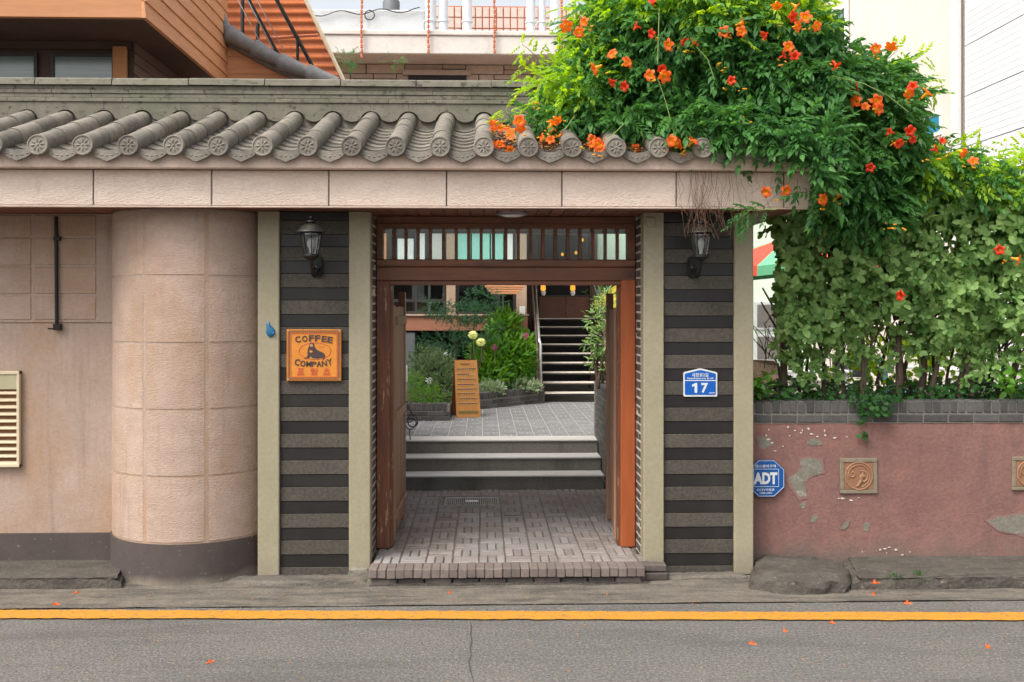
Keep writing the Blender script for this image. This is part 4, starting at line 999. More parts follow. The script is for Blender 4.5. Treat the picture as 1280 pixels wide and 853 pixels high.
# ------------------------------------------------------------------ wall lanterns
def lantern(pxm, label):
    """pxm: pixel column of the wall mount"""
    X = PX(pxm, 7.5); Yc = 7.215; t = thing('wall_lantern', (X, 7.52, 2.30), label, 'lantern', 'black wall lanterns on the striped granite panels')
    zt = PZ(633, 289, Yc)
    c = (X, Yc, zt)
    MB().lathe([(.001, .108), (.012, .104), (.016, .092), (.009, .080), (.012, .076), (.034, .070), (.036, .062), (.018, .055), (.018, .046)], c, 16).build('finial', M['black_metal'], t, smooth=True)
    MB().lathe([(.02, .050), (.045, .044), (.072, .026), (.088, .006), (.104, -.006), (.106, -.012), (.09, -.014), (.04, -.012)], c, 24).build('roof_cap', M['lamp_cap'], t, smooth=True)
    MB().lathe([(.072, -.014), (.074, -.03), (.066, -.09), (.055, -.14), (.047, -.172)], c, 16).build('glass_shade', M['lamp_glass'], t, smooth=True)
    cage = MB()
    for k in range(8):
        a = 2*PI*k/8+.2; pr_ = [(.075, -.016), (.077, -.03), (.069, -.09), (.058, -.14), (.050, -.172)]
        cage.tube([(c[0]+r*math.cos(a), c[1]+r*math.sin(a), c[2]+z) for r, z in pr_], .0032, 5)
    cage.lathe([(.078, -.012), (.080, -.022), (.072, -.024)], c, 24)
    cage.build('cage', M['black_metal'], t)
    MB().lathe([(.051, -.170), (.060, -.178), (.060, -.188), (.042, -.198), (.030, -.212), (.018, -.218), (.014, -.232), (.003, -.238)], c, 20).build('base_cup', M['black_metal'], t, smooth=True)
    MB().lathe([(.012, -.165), (.014, -.14), (.014, -.135), (.026, -.115), (.030, -.09), (.026, -.07), (.012, -.055), (.003, -.05)], c, 14).build('bulb', M['bulb'], t, smooth=True)
    z = zt
    arm = MB().tube([(X, Yc, z-.225), (X, Yc+.03, z-.275), (X, Yc+.09, z-.315), (X, Yc+.17, z-.325), (X, Yc+.24, z-.30), (X, 7.52, z-.26)], [.011, .013, .015, .016, .015, .014], 10)
    arm.tube([(X, Yc+.08, z-.30), (X, Yc+.12, z-.26), (X, Yc+.16, z-.265), (X, Yc+.17, z-.285)], .007, 8)
    arm.build('arm', M['black_metal'], t, smooth=True)
    m = MB(); ol = rrect(-.037, .037, -.085, .085, .036)
    m.prism([(a*1.0, b) for a, b in ol], lambda u, v, tt: (X+u, 7.53 if not tt else 7.516, z-.25+v))
    m.prism([(a*.72, b*.85) for a, b in ol], lambda u, v, tt: (X+u, 7.517 if not tt else 7.504, z-.25+v))
    m.lathe([(.02, .0), (.02, -.02), (.008, -.028)], (X, 7.504, z-.255), 12, axis='Y')
    m.build('backplate', M['black_metal'], t, smooth=True)
    return t
lantern(397, 'black wall lantern above the orange sign on the left panel')
lantern(866, 'black wall lantern under hanging dry roots on the right panel')

# ------------------------------------------------------------------ things in the courtyard
# menu board (A-frame)
mb_ = thing('menu_board', (PX(586, 13.3), 13.3, CZ), 'orange wooden A-frame menu board standing on the courtyard paving', 'sign board')
ROT = .26
def bl(u, v, wz):      # local (right, back, up) to local object coordinates
    return (u, v, wz)
H_, W_ = .765, .335
def panel(front):
    m = MB(); s = 1 if front else -1
    f0, f1 = (0 if front else .36), (.17 if front else .19)
    wt = .93
    vs = []
    for (dy) in (0, .022*s):
        vs += [(-W_/2, f0+dy, 0), (W_/2, f0+dy, 0), (W_/2*wt, f1+dy, H_), (-W_/2*wt, f1+dy, H_)]
    m.add(vs, [(0,1,2,3), (7,6,5,4), (0,4,5,1), (1,5,6,2), (2,6,7,3), (3,7,4,0)]); return m
M['menu_wood'] = pmat('menu_wood', (0.449, 0.205, 0.052), (0.381, 0.160, 0.036), 8, .5, .15, 60, .001, 0, stretch=(1, 1, .2))
panel(True).build_local('front_board', M['menu_wood'], mb_); 
panel(False).build_local('rear_board', flat('rear_board_dark', (.15, .045, .015)), mb_)
def onb(u, v, lift=.003):      # point on the front face, v 0..1 up
    return (u*(1-.07*v), .17*v-lift, H_*v)
lines = [(.925, .16, 0), (.84, .26, 1), (.75, .17, 1), (.66, .27, 1), (.57, .23, 1), (.49, .26, 1), (.41, .24, 1), (.325, .25, 1), (.24, .26, 1)]
for v, wd, pl in lines:
    if pl: MB().add([onb(-.14, v-.022), onb(.13, v-.022), onb(.13, v+.02), onb(-.14, v+.02)], [(0,1,2,3)]).build_local('brass_strip', M['sign_tan'], mb_)
    x = -.135 if pl else -.08; tm = MB()
    while x < -.135+wd:
        ww = rng.uniform(.012, .032); tm.add([onb(x, v-.008, .005), onb(x+ww, v-.008, .005), onb(x+ww, v+.008, .005), onb(x, v+.008, .005)], [(0,1,2,3)]); x += ww+.006
    tm.build_local('menu_line', M['sign_dark'], mb_)
MB().add([onb(-.135, .065), onb(.135, .065), onb(.135, .115), onb(-.135, .115)], [(0,1,2,3)]).build_local('name_strip', flat('olive_strip', (.16, .12, .03)), mb_)
mb_.rotation_euler = (0, 0, ROT)
# coil of black cable
cb = thing('coiled_cable', (PX(513, 11.25), 11.25, CZ), 'loosely coiled black cable hanging at the left end of the steps', 'cable')
m = MB()
for (cx, cy, r1_, r2_, tw) in ((516, 526, 6, 8, .2), (513, 530, 7, 7, -.5), (511, 518, 5, 10, .9), (508, 511, 4, 9, 1.6)):
    m.tube([P(cx+r1_*math.cos(a*PI/10)+tw*math.sin(a*PI/5)*2, cy+r2_*math.sin(a*PI/10), 11.2+.04*math.cos(a*PI/10+tw)) for a in range(21)], .007, 6, cap=False)
m.tube([P(512, 537, 11.2), P(512, 543, 11.2), P(513, 549, 11.05)], .007, 6)
m.build('cable_loop', M['rubber'], cb, smooth=True)
wb = thing('meter_box', (PX(510, 11.5), 11.5, CZ+.1), 'small pale metal box fixed behind the left gate leaf', 'box')
MB().cbox(PX(505.5, 11.5), PX(508.5, 11.5), 11.5, 11.6, PZ(507, 478, 11.5), PZ(507, 458, 11.5), .004).build('case', M['white'], wb)
MB().cbox(PX(504.5, 11.5), PX(507.5, 11.5), 11.49, 11.5, PZ(507, 474, 11.5), PZ(507, 462, 11.5), .002).build('cover', M['steel'], wb)
MB().tube([(PX(507, 11.5), 11.55, CZ), (PX(507, 11.5), 11.55, PZ(507, 478, 11.5))], .01, 8).build('stand_pipe', M['steel'], wb)

# outdoor stair
sr = thing('outdoor_stair', (1.4, 15.4, CZ), 'open-riser dark stair with pale tread edges and metal handrails', 'stairs')
N_, RI, TR = 9, .1425, .27; sx0, sx1 = .955, 2.05
for i in range(N_):
    z = CZ+RI*(i+1); y = 15.4+TR*i
    MB().cbox(sx0, sx1, y, y+.30 if i < N_-1 else 18.3, z-.035, z-.012, .003).build('tread', M['dark_frame'], sr)
    MB().cbox(sx0, sx1, y-.006, y+.29 if i < N_-1 else 18.3, z-.0118, z, .003).build('tread_edge', pmat('worn_tread', (.62, .56, .48), (.5, .45, .38), 20, .7, .2, rnd=0) if i == 0 else bpy.data.materials['worn_tread'], sr)
for xx in (sx0-.04, sx1):
    MB().add([(xx, 15.38, CZ), (xx+.04, 15.38, CZ), (xx+.04, 17.9, CZ+N_*RI-.2), (xx, 17.9, CZ+N_*RI-.2), (xx, 15.38, CZ+.2), (xx+.04, 15.38, CZ+.2), (xx+.04, 17.9, CZ+N_*RI+.02), (xx, 17.9, CZ+N_*RI+.02)],
             [(0,1,2,3), (4,7,6,5), (0,4,5,1), (1,5,6,2), (2,6,7,3), (3,7,4,0)]).build('stringer', M['door_brown'], sr)
MB().cbox(.87, .96, 15.3, 15.42, CZ, CZ+.17, .006).build('newel_base', M['brick_dark'], sr)
MB().tube([P(676, 497, 15.36), P(675.5, 430, 15.36), P(674, 425, 15.4), P(667.5, 340, 17.6)], .022, 8).build('handrail', M['steel'], sr, smooth=True)
MB().tube([P(672, 497, 15.42), P(671.5, 440, 15.42), P(669, 405, 16.2), P(664, 345, 17.8)], .016, 8).build('handrail', M['stem_pale'], sr, smooth=True)
MB().tube([P(760, 415, 15.6), P(752, 385, 16.4), P(739, 350, 17.8)], .022, 8).build('handrail', M['steel'], sr, smooth=True)
for q in range(6):
    a = P(740+q*4.2, 352+q*10, 17.6-q*.35); MB().tube([a, (a.x, a.y, CZ+.3)], .009, 6).build('baluster', M['black_metal'], sr)
for q in range(5):
    a = P(662+q*2.2, 345, 17.8-q*.1); MB().tube([a, (a.x, a.y, 1.86)], .009, 6).build('baluster', M['black_metal'], sr)

# ------------------------------------------------------------------ cafe house behind the courtyard
YH = 16.0
hs_ = thing('cafe_house', (-1, YH, CZ), 'brown and beige cafe house with wide windows behind the courtyard', 'building')
xH0, xH1 = -5.0, PX(659, YH)
zb0, zb1 = PZ(580, 413.5, YH), PZ(580, 393, YH); zw = 3.42
MB().cbox(xH0, xH1, YH-.12, YH+.2, zb0, zb1-.03, .006).build('floor_beam', M['brown_beam'], hs_)
MB().cbox(xH0, xH1+.02, YH-.15, YH+.2, zb1-.029, zb1, .004).build('sill', M['beige'], hs_)
MB().box(xH0, xH1, YH+.2, 20, zb0+.02, zb1-.02).build('floor_slab', M['dark_frame'], hs_)
def pillar(a, b, z0=zb1+.001, z1=zw, mat='beige', Y=YH-.05, nm='pillar'): MB().cbox(PX(a, Y), PX(b, Y), Y, Y+.25, z0, z1, .006).build(nm, M[mat], hs_)
pillar(558, 569.5); pillar(645.5, 658.5); pillar(476, 483, mat='clad'); pillar(420, 430)
MB().cbox(xH0, PX(742, 16), YH-.14, 19.88, zw, zw+.3, .01).build('upper_beam', M['brown_beam'], hs_)
MB().box(xH0, xH1, YH-.1, YH+.2, zw+.3, 4.4).build('upper_wall', M['beige'], hs_)
MB().box(xH0, PX(743, 19.9), 19.9, 20.0, CZ, 5).build('rear_wall', M['dark_frame'], hs_)
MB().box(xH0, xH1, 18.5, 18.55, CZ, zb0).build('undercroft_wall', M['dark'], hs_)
for a, b in ((505, 519), ):
    MB().cbox(PX(a-14, 15.9), PX(b, 15.9), 15.9, 16.3, CZ, PZ(510, 416, 15.9), .01).build('storage_cabinet', M['grey_box'], hs_)
for a in (600, 565, 640): pillar(a, a+6, CZ, zb0-.001, 'dark_wood', 16.2, 'undercroft_post')
wm = thing('undercroft_window', (0, 0, 0), None, None)
bpy.data.objects.remove(wm)
MB().box(PX(534, 18.45), PX(553, 18.45), 18.44, 18.5, PZ(540, 438, 18.45), PZ(540, 431, 18.45)).build('undercroft_window', M['white'], hs_)
MB().box(PX(520, 18.45), PX(550, 18.45), 18.44, 18.5, PZ(540, 446, 18.45), PZ(540, 442, 18.45)).build('undercroft_window', M['white'], hs_)
def window(a, b, z0, z1, Y=YH+.02, mull=(), rails=()):
    x0, x1 = PX(a, Y), PX(b, Y); t = .045
    fr = MB().box(x0, x1, Y, Y+.06, z0, z0+t).box(x0, x1, Y, Y+.06, z1-t, z1).box(x0, x0+t, Y+.001, Y+.06, z0+t, z1-t).box(x1-t, x1, Y+.001, Y+.06, z0+t, z1-t)
    for q in mull: xx = PX(q, Y); fr.box(xx-.02, xx+.02, Y+.002, Y+.058, z0+t, z1-t)
    for q in rails: zz = PZ(560, q, Y); fr.box(x0+t, x1-t, Y+.003, Y+.057, zz-.025, zz+.025)
    f = fr.build('window_frame', M['dark_frame'], hs_)
    MB().box(x0+t, x1-t, Y+.02, Y+.026, z0+t, z1-t).build('pane', M['glass'], f)
window(484, 557, zb1+.002, zw-.002, mull=(520,), rails=(376,))
window(570, 645, zb1+.002, zw-.002, mull=(622,))
window(431, 475, zb1+.002, zw-.002)
# interior, and what shows on the panes
def inner(name, a, b, z0, z1, Y, mat, d=.05): MB().cbox(PX(a, Y), PX(b, Y), Y, Y+d, z0, z1, .004).build(name, M[mat], hs_)
inner('roller_blind', 572, 588, 2.45, 3.38, 15.985, 'teal'); inner('roller_blind', 590, 612, 2.45, 3.38, 15.985, 'teal'); inner('roller_blind', 614, 629, 2.45, 3.38, 15.985, 'teal')
inner('white_panel_and_sky_reflection', 632, 641, 2.4, 3.38, 15.985, 'white'); inner('white_panel_and_sky_reflection', 497, 517, 2.62, 3.15, 15.985, 'white'); inner('white_panel_and_sky_reflection', 521, 531, 2.6, 3.3, 15.985, 'white'); inner('white_panel_and_sky_reflection', 539, 553, 2.55, 3.35, 15.985, 'conc_white')  # white pieces outside the panes stand in for sky reflected in the glass
inner('white_panel_and_sky_reflection', 535, 538, 1.97, 2.5, 16.6, 'white'); inner('white_panel_and_sky_reflection', 515, 530, 2.15, 2.45, 17.5, 'conc_grey'); inner('interior_wall', 400, 660, 1.95, 3.4, 19.2, 'dark_frame')
inner('counter', 515, 545, 1.96, 2.12, 17, 'door_brown', .4); inner('curtain', 623, 640, 1.96, 2.5, 16.9, 'pale_wall') if False else None
for a in (622.5, 627.5): inner('curtain', a, a+2.2, 1.97, 2.5, 16.7, 'conc_grey')
# wooden awning slats at the window head
aw = MB()
for q in range(4): aw = MB().cbox(PX(606+q*2.5, 15.5), PX(655-q*2.5, 15.5), 15.35, 15.75, PZ(630, 357+q*2.9, 15.5)-.03, PZ(630, 357+q*2.9, 15.5), .004).build('awning_board', M['clad'], hs_)
nt_ = MB().cbox(PX(649.5, 15.9), PX(656.5, 15.9), 15.935, 15.95, PZ(650, 394, 15.9), PZ(650, 383, 15.9), .002).build('notice', M['white'], hs_)
# stair head: doorway
YD = 18.0
zd0 = CZ+N_*RI
MB().cbox(PX(674, YD), PX(707, YD), YD, YD+.06, zd0, PZ(700, 371, YD), .004).build('door_panel', M['door_brown'], hs_)
MB().cbox(PX(707.4, YD), PX(737, YD), YD, YD+.06, zd0, PZ(700, 371, YD), .004).build('door_panel', M['door_brown'], hs_)
for a, b in ((660, 672), (737, 746)): MB().cbox(PX(a, YD), PX(b, YD), YD-.05, YD+.25, CZ, 3.42, .006).build('door_jamb', M['dark_wood'], hs_)
MB().cbox(PX(674, YD), PX(737, YD), YD-.01, YD+.08, PZ(700, 370.9, YD), PZ(700, 369, YD), .003).build('rail', M['dark_frame'], hs_)
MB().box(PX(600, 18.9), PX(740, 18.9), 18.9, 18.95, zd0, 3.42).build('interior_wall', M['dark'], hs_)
M['amber'] = flat('amber_glass', (.7, .38, .05), .3)
for a in (679, 716):
    t = thing('hanging_lantern', tuple(P(a, 360, 17.6)), ('amber lantern hanging left of the stair-top doorway' if a < 700 else 'amber lantern hanging in the stair-top doorway beside the panel'), 'lantern', 'amber lanterns at the head of the stair')
    p = P(a, 360, 17.6)
    MB().lathe([(.03, .05), (.042, .04), (.045, -.03), (.035, -.05), (.02, -.055)], p, 10).build('shade', M['lantern_glow'], t)
    MB().lathe([(.015, .3), (.015, .07), (.06, .065), (.062, .05)], p, 10).build('hanger', M['black_metal'], t)
    MB().lathe([(.04, -.06), (.045, -.085), (.03, -.13), (.01, -.14)], p, 10).build('drop', M['white'], t)
for (a, b) in ((728, 300), (703, 318), (720, 316)):
    p = P(a, b, 17); t = thing('string_bulb', tuple(p), {728: 'small warm lit bulb seen through the right transom slats', 703: 'small warm bulb at lower left behind the transom', 720: 'small warm bulb low behind the transom near the leaves'}[a], 'light bulb', 'warm bulbs beyond the transom')
    MB().lathe([(.004, .03), (.022, .012), (.026, -.01), (.012, -.03)], p, 10).build('bulb', M['lantern_glow'], t); MB().lathe([(.008, .07), (.01, .03)], p, 8).build('socket', M['black_metal'], t)
# pale neighbour wall right of the stair, seen through the transom and the hedge
nb_ = thing('pale_neighbour_house', (5, 20, CZ), 'pale green-white house wall beyond the cafe terrace on the right', 'building')
MB().box(PX(747, 21), 12, 21, 21.4, CZ, 4.6).build('wall', M['pale_wall'], nb_)
for a, b, c_, d_ in ((944, 985, 378, 412), (944, 985, 418, 452), (1010, 1090, 395, 430)):
    f = MB().box(PX(a, 20.9), PX(b, 20.9), 20.93, 20.99, PZ(a, d_, 20.9), PZ(a, c_, 20.9)).build('window', M['conc_grey'], nb_)
    MB().box(PX(a+3, 20.9), PX(b-3, 20.9), 20.915, 20.925, PZ(a, d_-3, 20.9), PZ(a, c_+3, 20.9)).build('pane', M['glass_dark'], f)
MB().box(PX(944, 20.8), PX(1180, 20.8), 20.7, 20.99, CZ, PZ(960, 462, 20.8)).build('base_wall', M['conc_grey'], nb_)

# ------------------------------------------------------------------ cafe terrace seen through the hedge stems
def cafe_table(px, Y, label, top='sign_white'):
    X = PX(px, Y); t = thing('cafe_table', (X, Y, CZ), label, 'table', 'cafe tables on the terrace')
    MB().cbox(X-.42, X+.42, Y-.3, Y+.3, CZ+.715, CZ+.745, .006).build('tabletop', M[top], t)
    for dx in (-.36, .36):
        for dy in (-.24, .24): MB().tube([(X+dx, Y+dy, CZ+.715), (X+dx*1.05, Y+dy*1.05, CZ)], .014, 6).build('leg', M['white'], t)
cafe_table(1010, 11.6, 'white cafe table behind the leftmost hedge stems')
cafe_table(1105, 12.4, 'white cafe table behind the middle hedge stems')
cafe_table(1215, 11.8, 'white cafe table behind the rightmost hedge stems')
def cafe_chair(px, Y, ang, label, mat):
    t = thing('cafe_chair', (0, 0, 0), label, 'chair', 'cafe chairs on the terrace')
    for dx in (-.2, .2):
        MB().tube([(dx, -.19, 0), (dx*.95, -.18, .44)], .012, 6).build_local('leg', M['black_metal'], t)
        MB().tube([(dx*1.05, .22, 0), (dx, .18, .44), (dx*.95, .26, .85)], .012, 6).build_local('leg', M['black_metal'], t)
    MB().cbox(-.22, .22, -.22, .21, .44, .465, .008).build_local('seat', M[mat], t)
    m = MB()
    m.prism([(-.2, .56), (.2, .56), (.21, .80), (.15, .88), (-.15, .88), (-.21, .80)], lambda u, v, tt: (u, .20+.08*(v-.5)/.4+(.02 if tt else 0)-.08*(u/.2)**2+.04, v))
    m.build_local('backrest', M[mat], t)
    t.location = (PX(px, Y), Y, CZ); t.rotation_euler = (0, 0, ang)
cafe_chair(966, 11.3, 2.4, 'dark framed chair beside the leftmost terrace table', 'stem_pale')
cafe_chair(1128, 12.0, 1.1, 'blue seated chair at the middle terrace table', 'blue_cloth')
cafe_chair(1240, 11.4, .4, 'dark chair at the right terrace table', 'dark_frame')
cafe_chair(1062, 12.7, -.3, 'grey chair behind the middle hedge stems', 'grey_box')
def parasol(px, py, Y, r, mats, label, nm='parasol'):
    p = P(px, py, Y); t = thing(nm, (p.x, p.y, CZ), label, 'parasol', 'parasols on the cafe terrace')
    MB().tube([(p.x, p.y, CZ), (p.x, p.y, p.z+.05)], .02, 8).build('pole', M['white'], t)
    MB().lathe([(.22, 0), (.22, .05), (.05, .08)], (p.x, p.y, CZ), 14).build('base', M['conc_grey'], t)
    for k in range(8):
        a, b = 2*PI*k/8+.2, 2*PI*(k+1)/8+.2
        q0 = (p.x+r*math.cos(a), p.y+r*math.sin(a), p.z-.42); q1 = (p.x+r*math.cos(b), p.y+r*math.sin(b), p.z-.42)
        qm = (p.x+r*.93*math.cos((a+b)/2), p.y+r*.93*math.sin((a+b)/2), p.z-.37)
        lo = lambda q: (q[0], q[1], q[2]-.12)
        MB().add([(p.x, p.y, p.z), q0, qm, q1, lo(q0), lo(qm), lo(q1)], [(0, 1, 2), (0, 2, 3), (1, 4, 5, 2), (2, 5, 6, 3)]).build('canopy_panel', M[mats[k % 2]], t)
parasol(985, 296, 12.6, 1.25, ('umb_red', 'umb_green'), 'red and green panelled parasol at the left edge of the hedge')
parasol(786, 346, 17.0, .62, ('umb_yellow', 'umb_yellow'), 'yellow parasol beyond the top of the stair')

# ------------------------------------------------------------------ upper left timber-clad building
ub = thing('timber_clad_building', (-4, 9.5, 4.8), 'orange timber-clad upper storey overhanging behind the tiled roof', 'building')
xc = PX(180, 9.5); zf0, zf1 = PZ(180, 22.5, 9.5), 6.2
MB().cbox(-9.5, xc-.001, 9.5, 9.56, zf0, zf0+.175, .004).build('front_board', M['clad_front'], ub)
zz = zf0+.18
while zz < zf1: MB().cbox(-9.5, xc-.001, 9.51, 9.56, zz, zz+.155, .004).build('front_board', M['clad_front'], ub); zz += .16
Yb = 1.0
for k in range(240):
    pass
ybk = (PX(180, 9.5))/math.tan(0) if False else None
# far end of the side wall: the depth at which the line x = xc stands at px 283
Yfar = next(9.5+i*.01 for i in range(900) if (lambda yy_: PX(283, yy_) <= xc)(9.5+i*.01) )
zz = zf0-.002; k = 0
while zz < 7.6:
    MB().add([(xc-.02, 9.49, zz), (xc+.022, 9.49, zz), (xc+.004, 9.49, zz+.165), (xc-.02, 9.49, zz+.165), (xc-.02, Yfar, zz), (xc+.022, Yfar, zz), (xc+.004, Yfar, zz+.165), (xc-.02, Yfar, zz+.165)],
             [(0,1,2,3), (4,7,6,5), (0,4,5,1), (1,5,6,2), (2,6,7,3), (3,7,4,0)]).build('cladding_board', M['clad'], ub)
    zz += .158
MB().box(-9.5, xc-.02, 9.56, Yfar, zf0+.01, zf0+.06).build('soffit', M['dark_wood'], ub)
YW2 = 10.4
MB().cbox(-9.5, PX(165, YW2), YW2-.03, YW2+.1, PZ(100, 62, YW2), zf0+.008, .004).build('lintel', M['dark_wood'], ub)
MB().box(-9.5, PX(165, YW2), YW2+.02, YW2+.1, 3.6, PZ(100, 62, YW2)).build('recess_wall', M['dark_wood'], ub)
MB().cbox(PX(143.5, YW2), PX(160, YW2), YW2-.07, YW2+.02, 3.6, PZ(150, 60, YW2), .005).build('corner_post', M['clad_front'], ub)
MB().box(PX(161, YW2), PX(161, YW2)+.05, YW2, Yfar, 3.6, zf0+.009).build('recess_side_wall', M['dark_wood'], ub)
for k in range(9): MB().cbox(PX(161, YW2)+.051, PX(161, YW2)+.066, YW2-.02, Yfar, 4.0+k*.115, 4.0+k*.115+.105, .003).build('side_board', M['dark_wood'], ub)
M['blind_glass'] = pmat('blind_behind_glass', (.10, .15, .15), (.16, .22, .21), 4, .15, 0, rnd=0, stretch=(.2, 1, 6), spec=.9)
for a, b in ((-40, 43), (68, 140.5)):
    x0, x1 = PX(a, YW2), PX(b, YW2); z0, z1 = PZ(100, 112, YW2), PZ(100, 71, YW2); t = .035
    f = MB().box(x0-t, x1+t, YW2-.02, YW2+.02, z1, z1+t).box(x0-t, x0, YW2-.019, YW2+.02, z0, z1).box(x1, x1+t, YW2-.019, YW2+.02, z0, z1).build('window_frame', M['dark_frame'], ub)
    MB().box(x0, x1, YW2+.0, YW2+.008, z0, z1).build('pane', M['blind_glass'], f)
# gable wall behind with boards and a tiled rake
xg0, xg1 = PX(283, Yfar), PX(440, Yfar)
zz = 3.9
for k in range(22):
    za, zb_ = 3.9+k*.215, 3.9+k*.215+.21
    # rake line from px (283, 52) to (420, 103)
    A_, B_ = P(283, 50, Yfar), P(424, 104, Yfar)
    def xr_(z): return A_.x+(B_.x-A_.x)*(A_.z-z)/(A_.z-B_.z)
    xa2 = min(xr_(za), B_.x+.3) if za > B_.z-.2 else B_.x+.3
    xb2 = min(xr_(zb_), B_.x+.3) if zb_ > B_.z-.2 else B_.x+.3
    xa2 = max(xa2, xg0+.06); xb2 = max(xb2, xg0+.02)
    if za > A_.z: break
    MB().prism([(xg0, za), (xa2, za), (xb2, zb_), (xg0, zb_)], lambda u, v, t: (u, Yfar+.03*t+rng.uniform(0, .0), v)).build('gable_board', M['clad'], ub)
M['tile_blue'] = pmat('blue_grey_tile', (0.230, 0.230, 0.230), (0.149, 0.150, 0.153), 12, .75, .4, 90, .003, .15, stains=[((.34, .35, .36), 14, .55, .72, .5, (1, 1, 1))])
rk = [(250, -12), (268, 16), (286, 42), (318, 60), (350, 77), (385, 91), (419, 103)]
for a, b in zip(rk, rk[1:]):
    p0, p1 = P(a[0], a[1], Yfar-.12), P(b[0], b[1], Yfar-.12)
    MB().tube([p0, p0.lerp(p1, .5), p1.lerp(p0, -.08)], [.112, .088, .070], 14).build('rake_tile', M['tile_blue'], ub, smooth=True)
    MB().tube([p0+Vector((-.02, .1, -.075)), p1+Vector((-.02, .1, -.075))], [.06, .055], 10).build('rake_under_tile', M['tile_blue'], ub, smooth=True)
# orange corrugated awning behind
ag = thing('corrugated_awning', (-3, 14, 5), 'orange corrugated awning on black steel rafters behind the gable', 'awning')
E1, E2, E3, E4 = P(431, 108, 13.4), P(352, -60, 13.4), P(205, -60, 16.4), P(352, 108, 16.4)
m = MB(); nu = 90; vs = []
nrm = (E2-E1).cross(E4-E1).normalized()
for i in range(nu+1):
    t = i/nu; a = E1.lerp(E2, t); b = E4.lerp(E3, t); o = nrm*.014*math.sin(t*nu/3*PI)
    vs += [a+o, b+o]
m.add(vs, [(2*i, 2*i+2, 2*i+3, 2*i+1) for i in range(nu)]); m.build('sheet', M['awning'], ag)
MB().tube([E1+Vector((.02, 0, 0)), E2+Vector((.02, 0, 0))], .028, 6).build('verge_strip', M['cream_frame'], ag)
dn = Vector((0, -.05, -.06))
for (a, b) in (((300, -20), (347, 68)), ((335, -20), (392, 86)), ((322, 30), (322, 100)), ((303, 0), (303, 50))):
    MB().tube([P(a[0], a[1], 13.2), P(b[0], b[1], 13.2)], .028, 6).build('rafter', M['black_metal'], ag)
MB().tube([P(338, 48, 13.25), P(398, 44, 13.25)], .02, 6).build('purlin', M['rust'], ag)
for q in range(3): MB().tube([P(292+q*12, -10, 13.1), P(330+q*12, 62, 13.1)], .006, 5).build('tie_wire', M['steel'], ag)
MB().tube([P(372, 50, 13.2), P(372, 76, 13.2)], .022, 6).build('rafter', M['black_metal'], ag)

# ------------------------------------------------------------------ concrete building in the middle distance
cbld = thing('stone_clad_building', (0, 20.8, CZ), 'pale concrete slab building with ashlar wall above the ridge', 'building')
zA = PZ(560, 68, 20); zB = PZ(560, 38.5, 20)
bx0, bx1 = PX(340, 20), PX(990, 20)
MB().cbox(bx0, bx1, 20, 24, zA, zB-.10, .02).build('floor_slab', M['conc_white'], cbld)
MB().cbox(bx0, bx1, 19.97, 24, zB-.099, zB, .015).build('slab_coping', M['conc_white'], cbld)
MB().box(bx0, PX(742, 20.9), 20.84, 21.2, CZ, zA-.001).box(PX(742, 20.9), PX(995, 20.9), 20.84, 21.2, 4.605, zA-.001).build('wall', M['mortar_dark'], cbld)
zr1 = zA-.01; rowh = [.20, .22, .2, .22, .2, .22]
for rh in rowh:
    x = bx0+rng.uniform(0, .3)
    while x < PX(760, 20.8):
        ln = rng.choice([.32, .48, .62, .8])
        lint = PX(502, 20.8)-.06 < x+ln/2 < PX(588, 20.8)+.06 and zr1 < zA-.19
        if rng.random() < .28:
            MB().cbox(x, x+ln-.02, 20.8+rng.uniform(0, .015), 20.86, zr1-rh/2+.008, zr1-.006, .008).build('stone', M['ashlar'], cbld)
            MB().cbox(x, x+ln-.02, 20.8+rng.uniform(0, .015), 20.86, zr1-rh+.010, zr1-rh/2-.006, .008).build('stone', M['ashlar'], cbld)
        else: MB().cbox(x, x+ln-.02, 20.8+rng.uniform(0, .015), 20.86, zr1-rh+.010, zr1-.006, .008).build('stone', M['ashlar'], cbld)
        x += ln
    zr1 -= rh
w0, w1 = PX(503, 20.75), PX(589, 20.75); zl_ = PZ(545, 94, 20.75)
MB().cbox(w0, w1, 20.74, 20.86, zl_, zl_+.11, .006).build('lintel', M['ashlar'], cbld)
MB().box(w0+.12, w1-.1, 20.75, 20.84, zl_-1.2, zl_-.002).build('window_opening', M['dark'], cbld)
# roof-level: grey parapet, tiled wall, ducts, rods, tank
MB().cbox(PX(386, 20.5), PX(531, 20.5), 20.5, 20.7, zB, PZ(460, 12, 20.5), .02).build('parapet', M['conc_grey'], cbld)
tb = MB().box(PX(531, 21.5), PX(762, 21.5), 21.52, 21.7, zB-.1, PZ(650, 8, 21.5)); tb.build('tiled_wall_backing', M['rust'], cbld)
M['ptile'] = pmat('pale_pink_tile', (.60, .48, .42), (.53, .42, .37), 12, .4, 0, rnd=.05)
x0_, x1_ = PX(533, 21.5), PX(760, 21.5); z0_, z1_ = zB, PZ(650, 9, 21.5)
nxx = 26; nzz = 4; dx = (x1_-x0_)/nxx; dz = (z1_-z0_)/nzz
tm_ = MB().cbox(-dx/2+.012, dx/2-.012, 0, .03, -dz/2+.012, dz/2-.012, .006).mesh('wall_tile', M['ptile'])
for i in range(nxx):
    for j in range(nzz): put('wall_tile', tm_, cbld, (x0_+dx*(i+.5), 21.495, z0_+dz*(j+.5)))
M['duct'] = flat('duct_white', (.62, .66, .70), .4, .2)
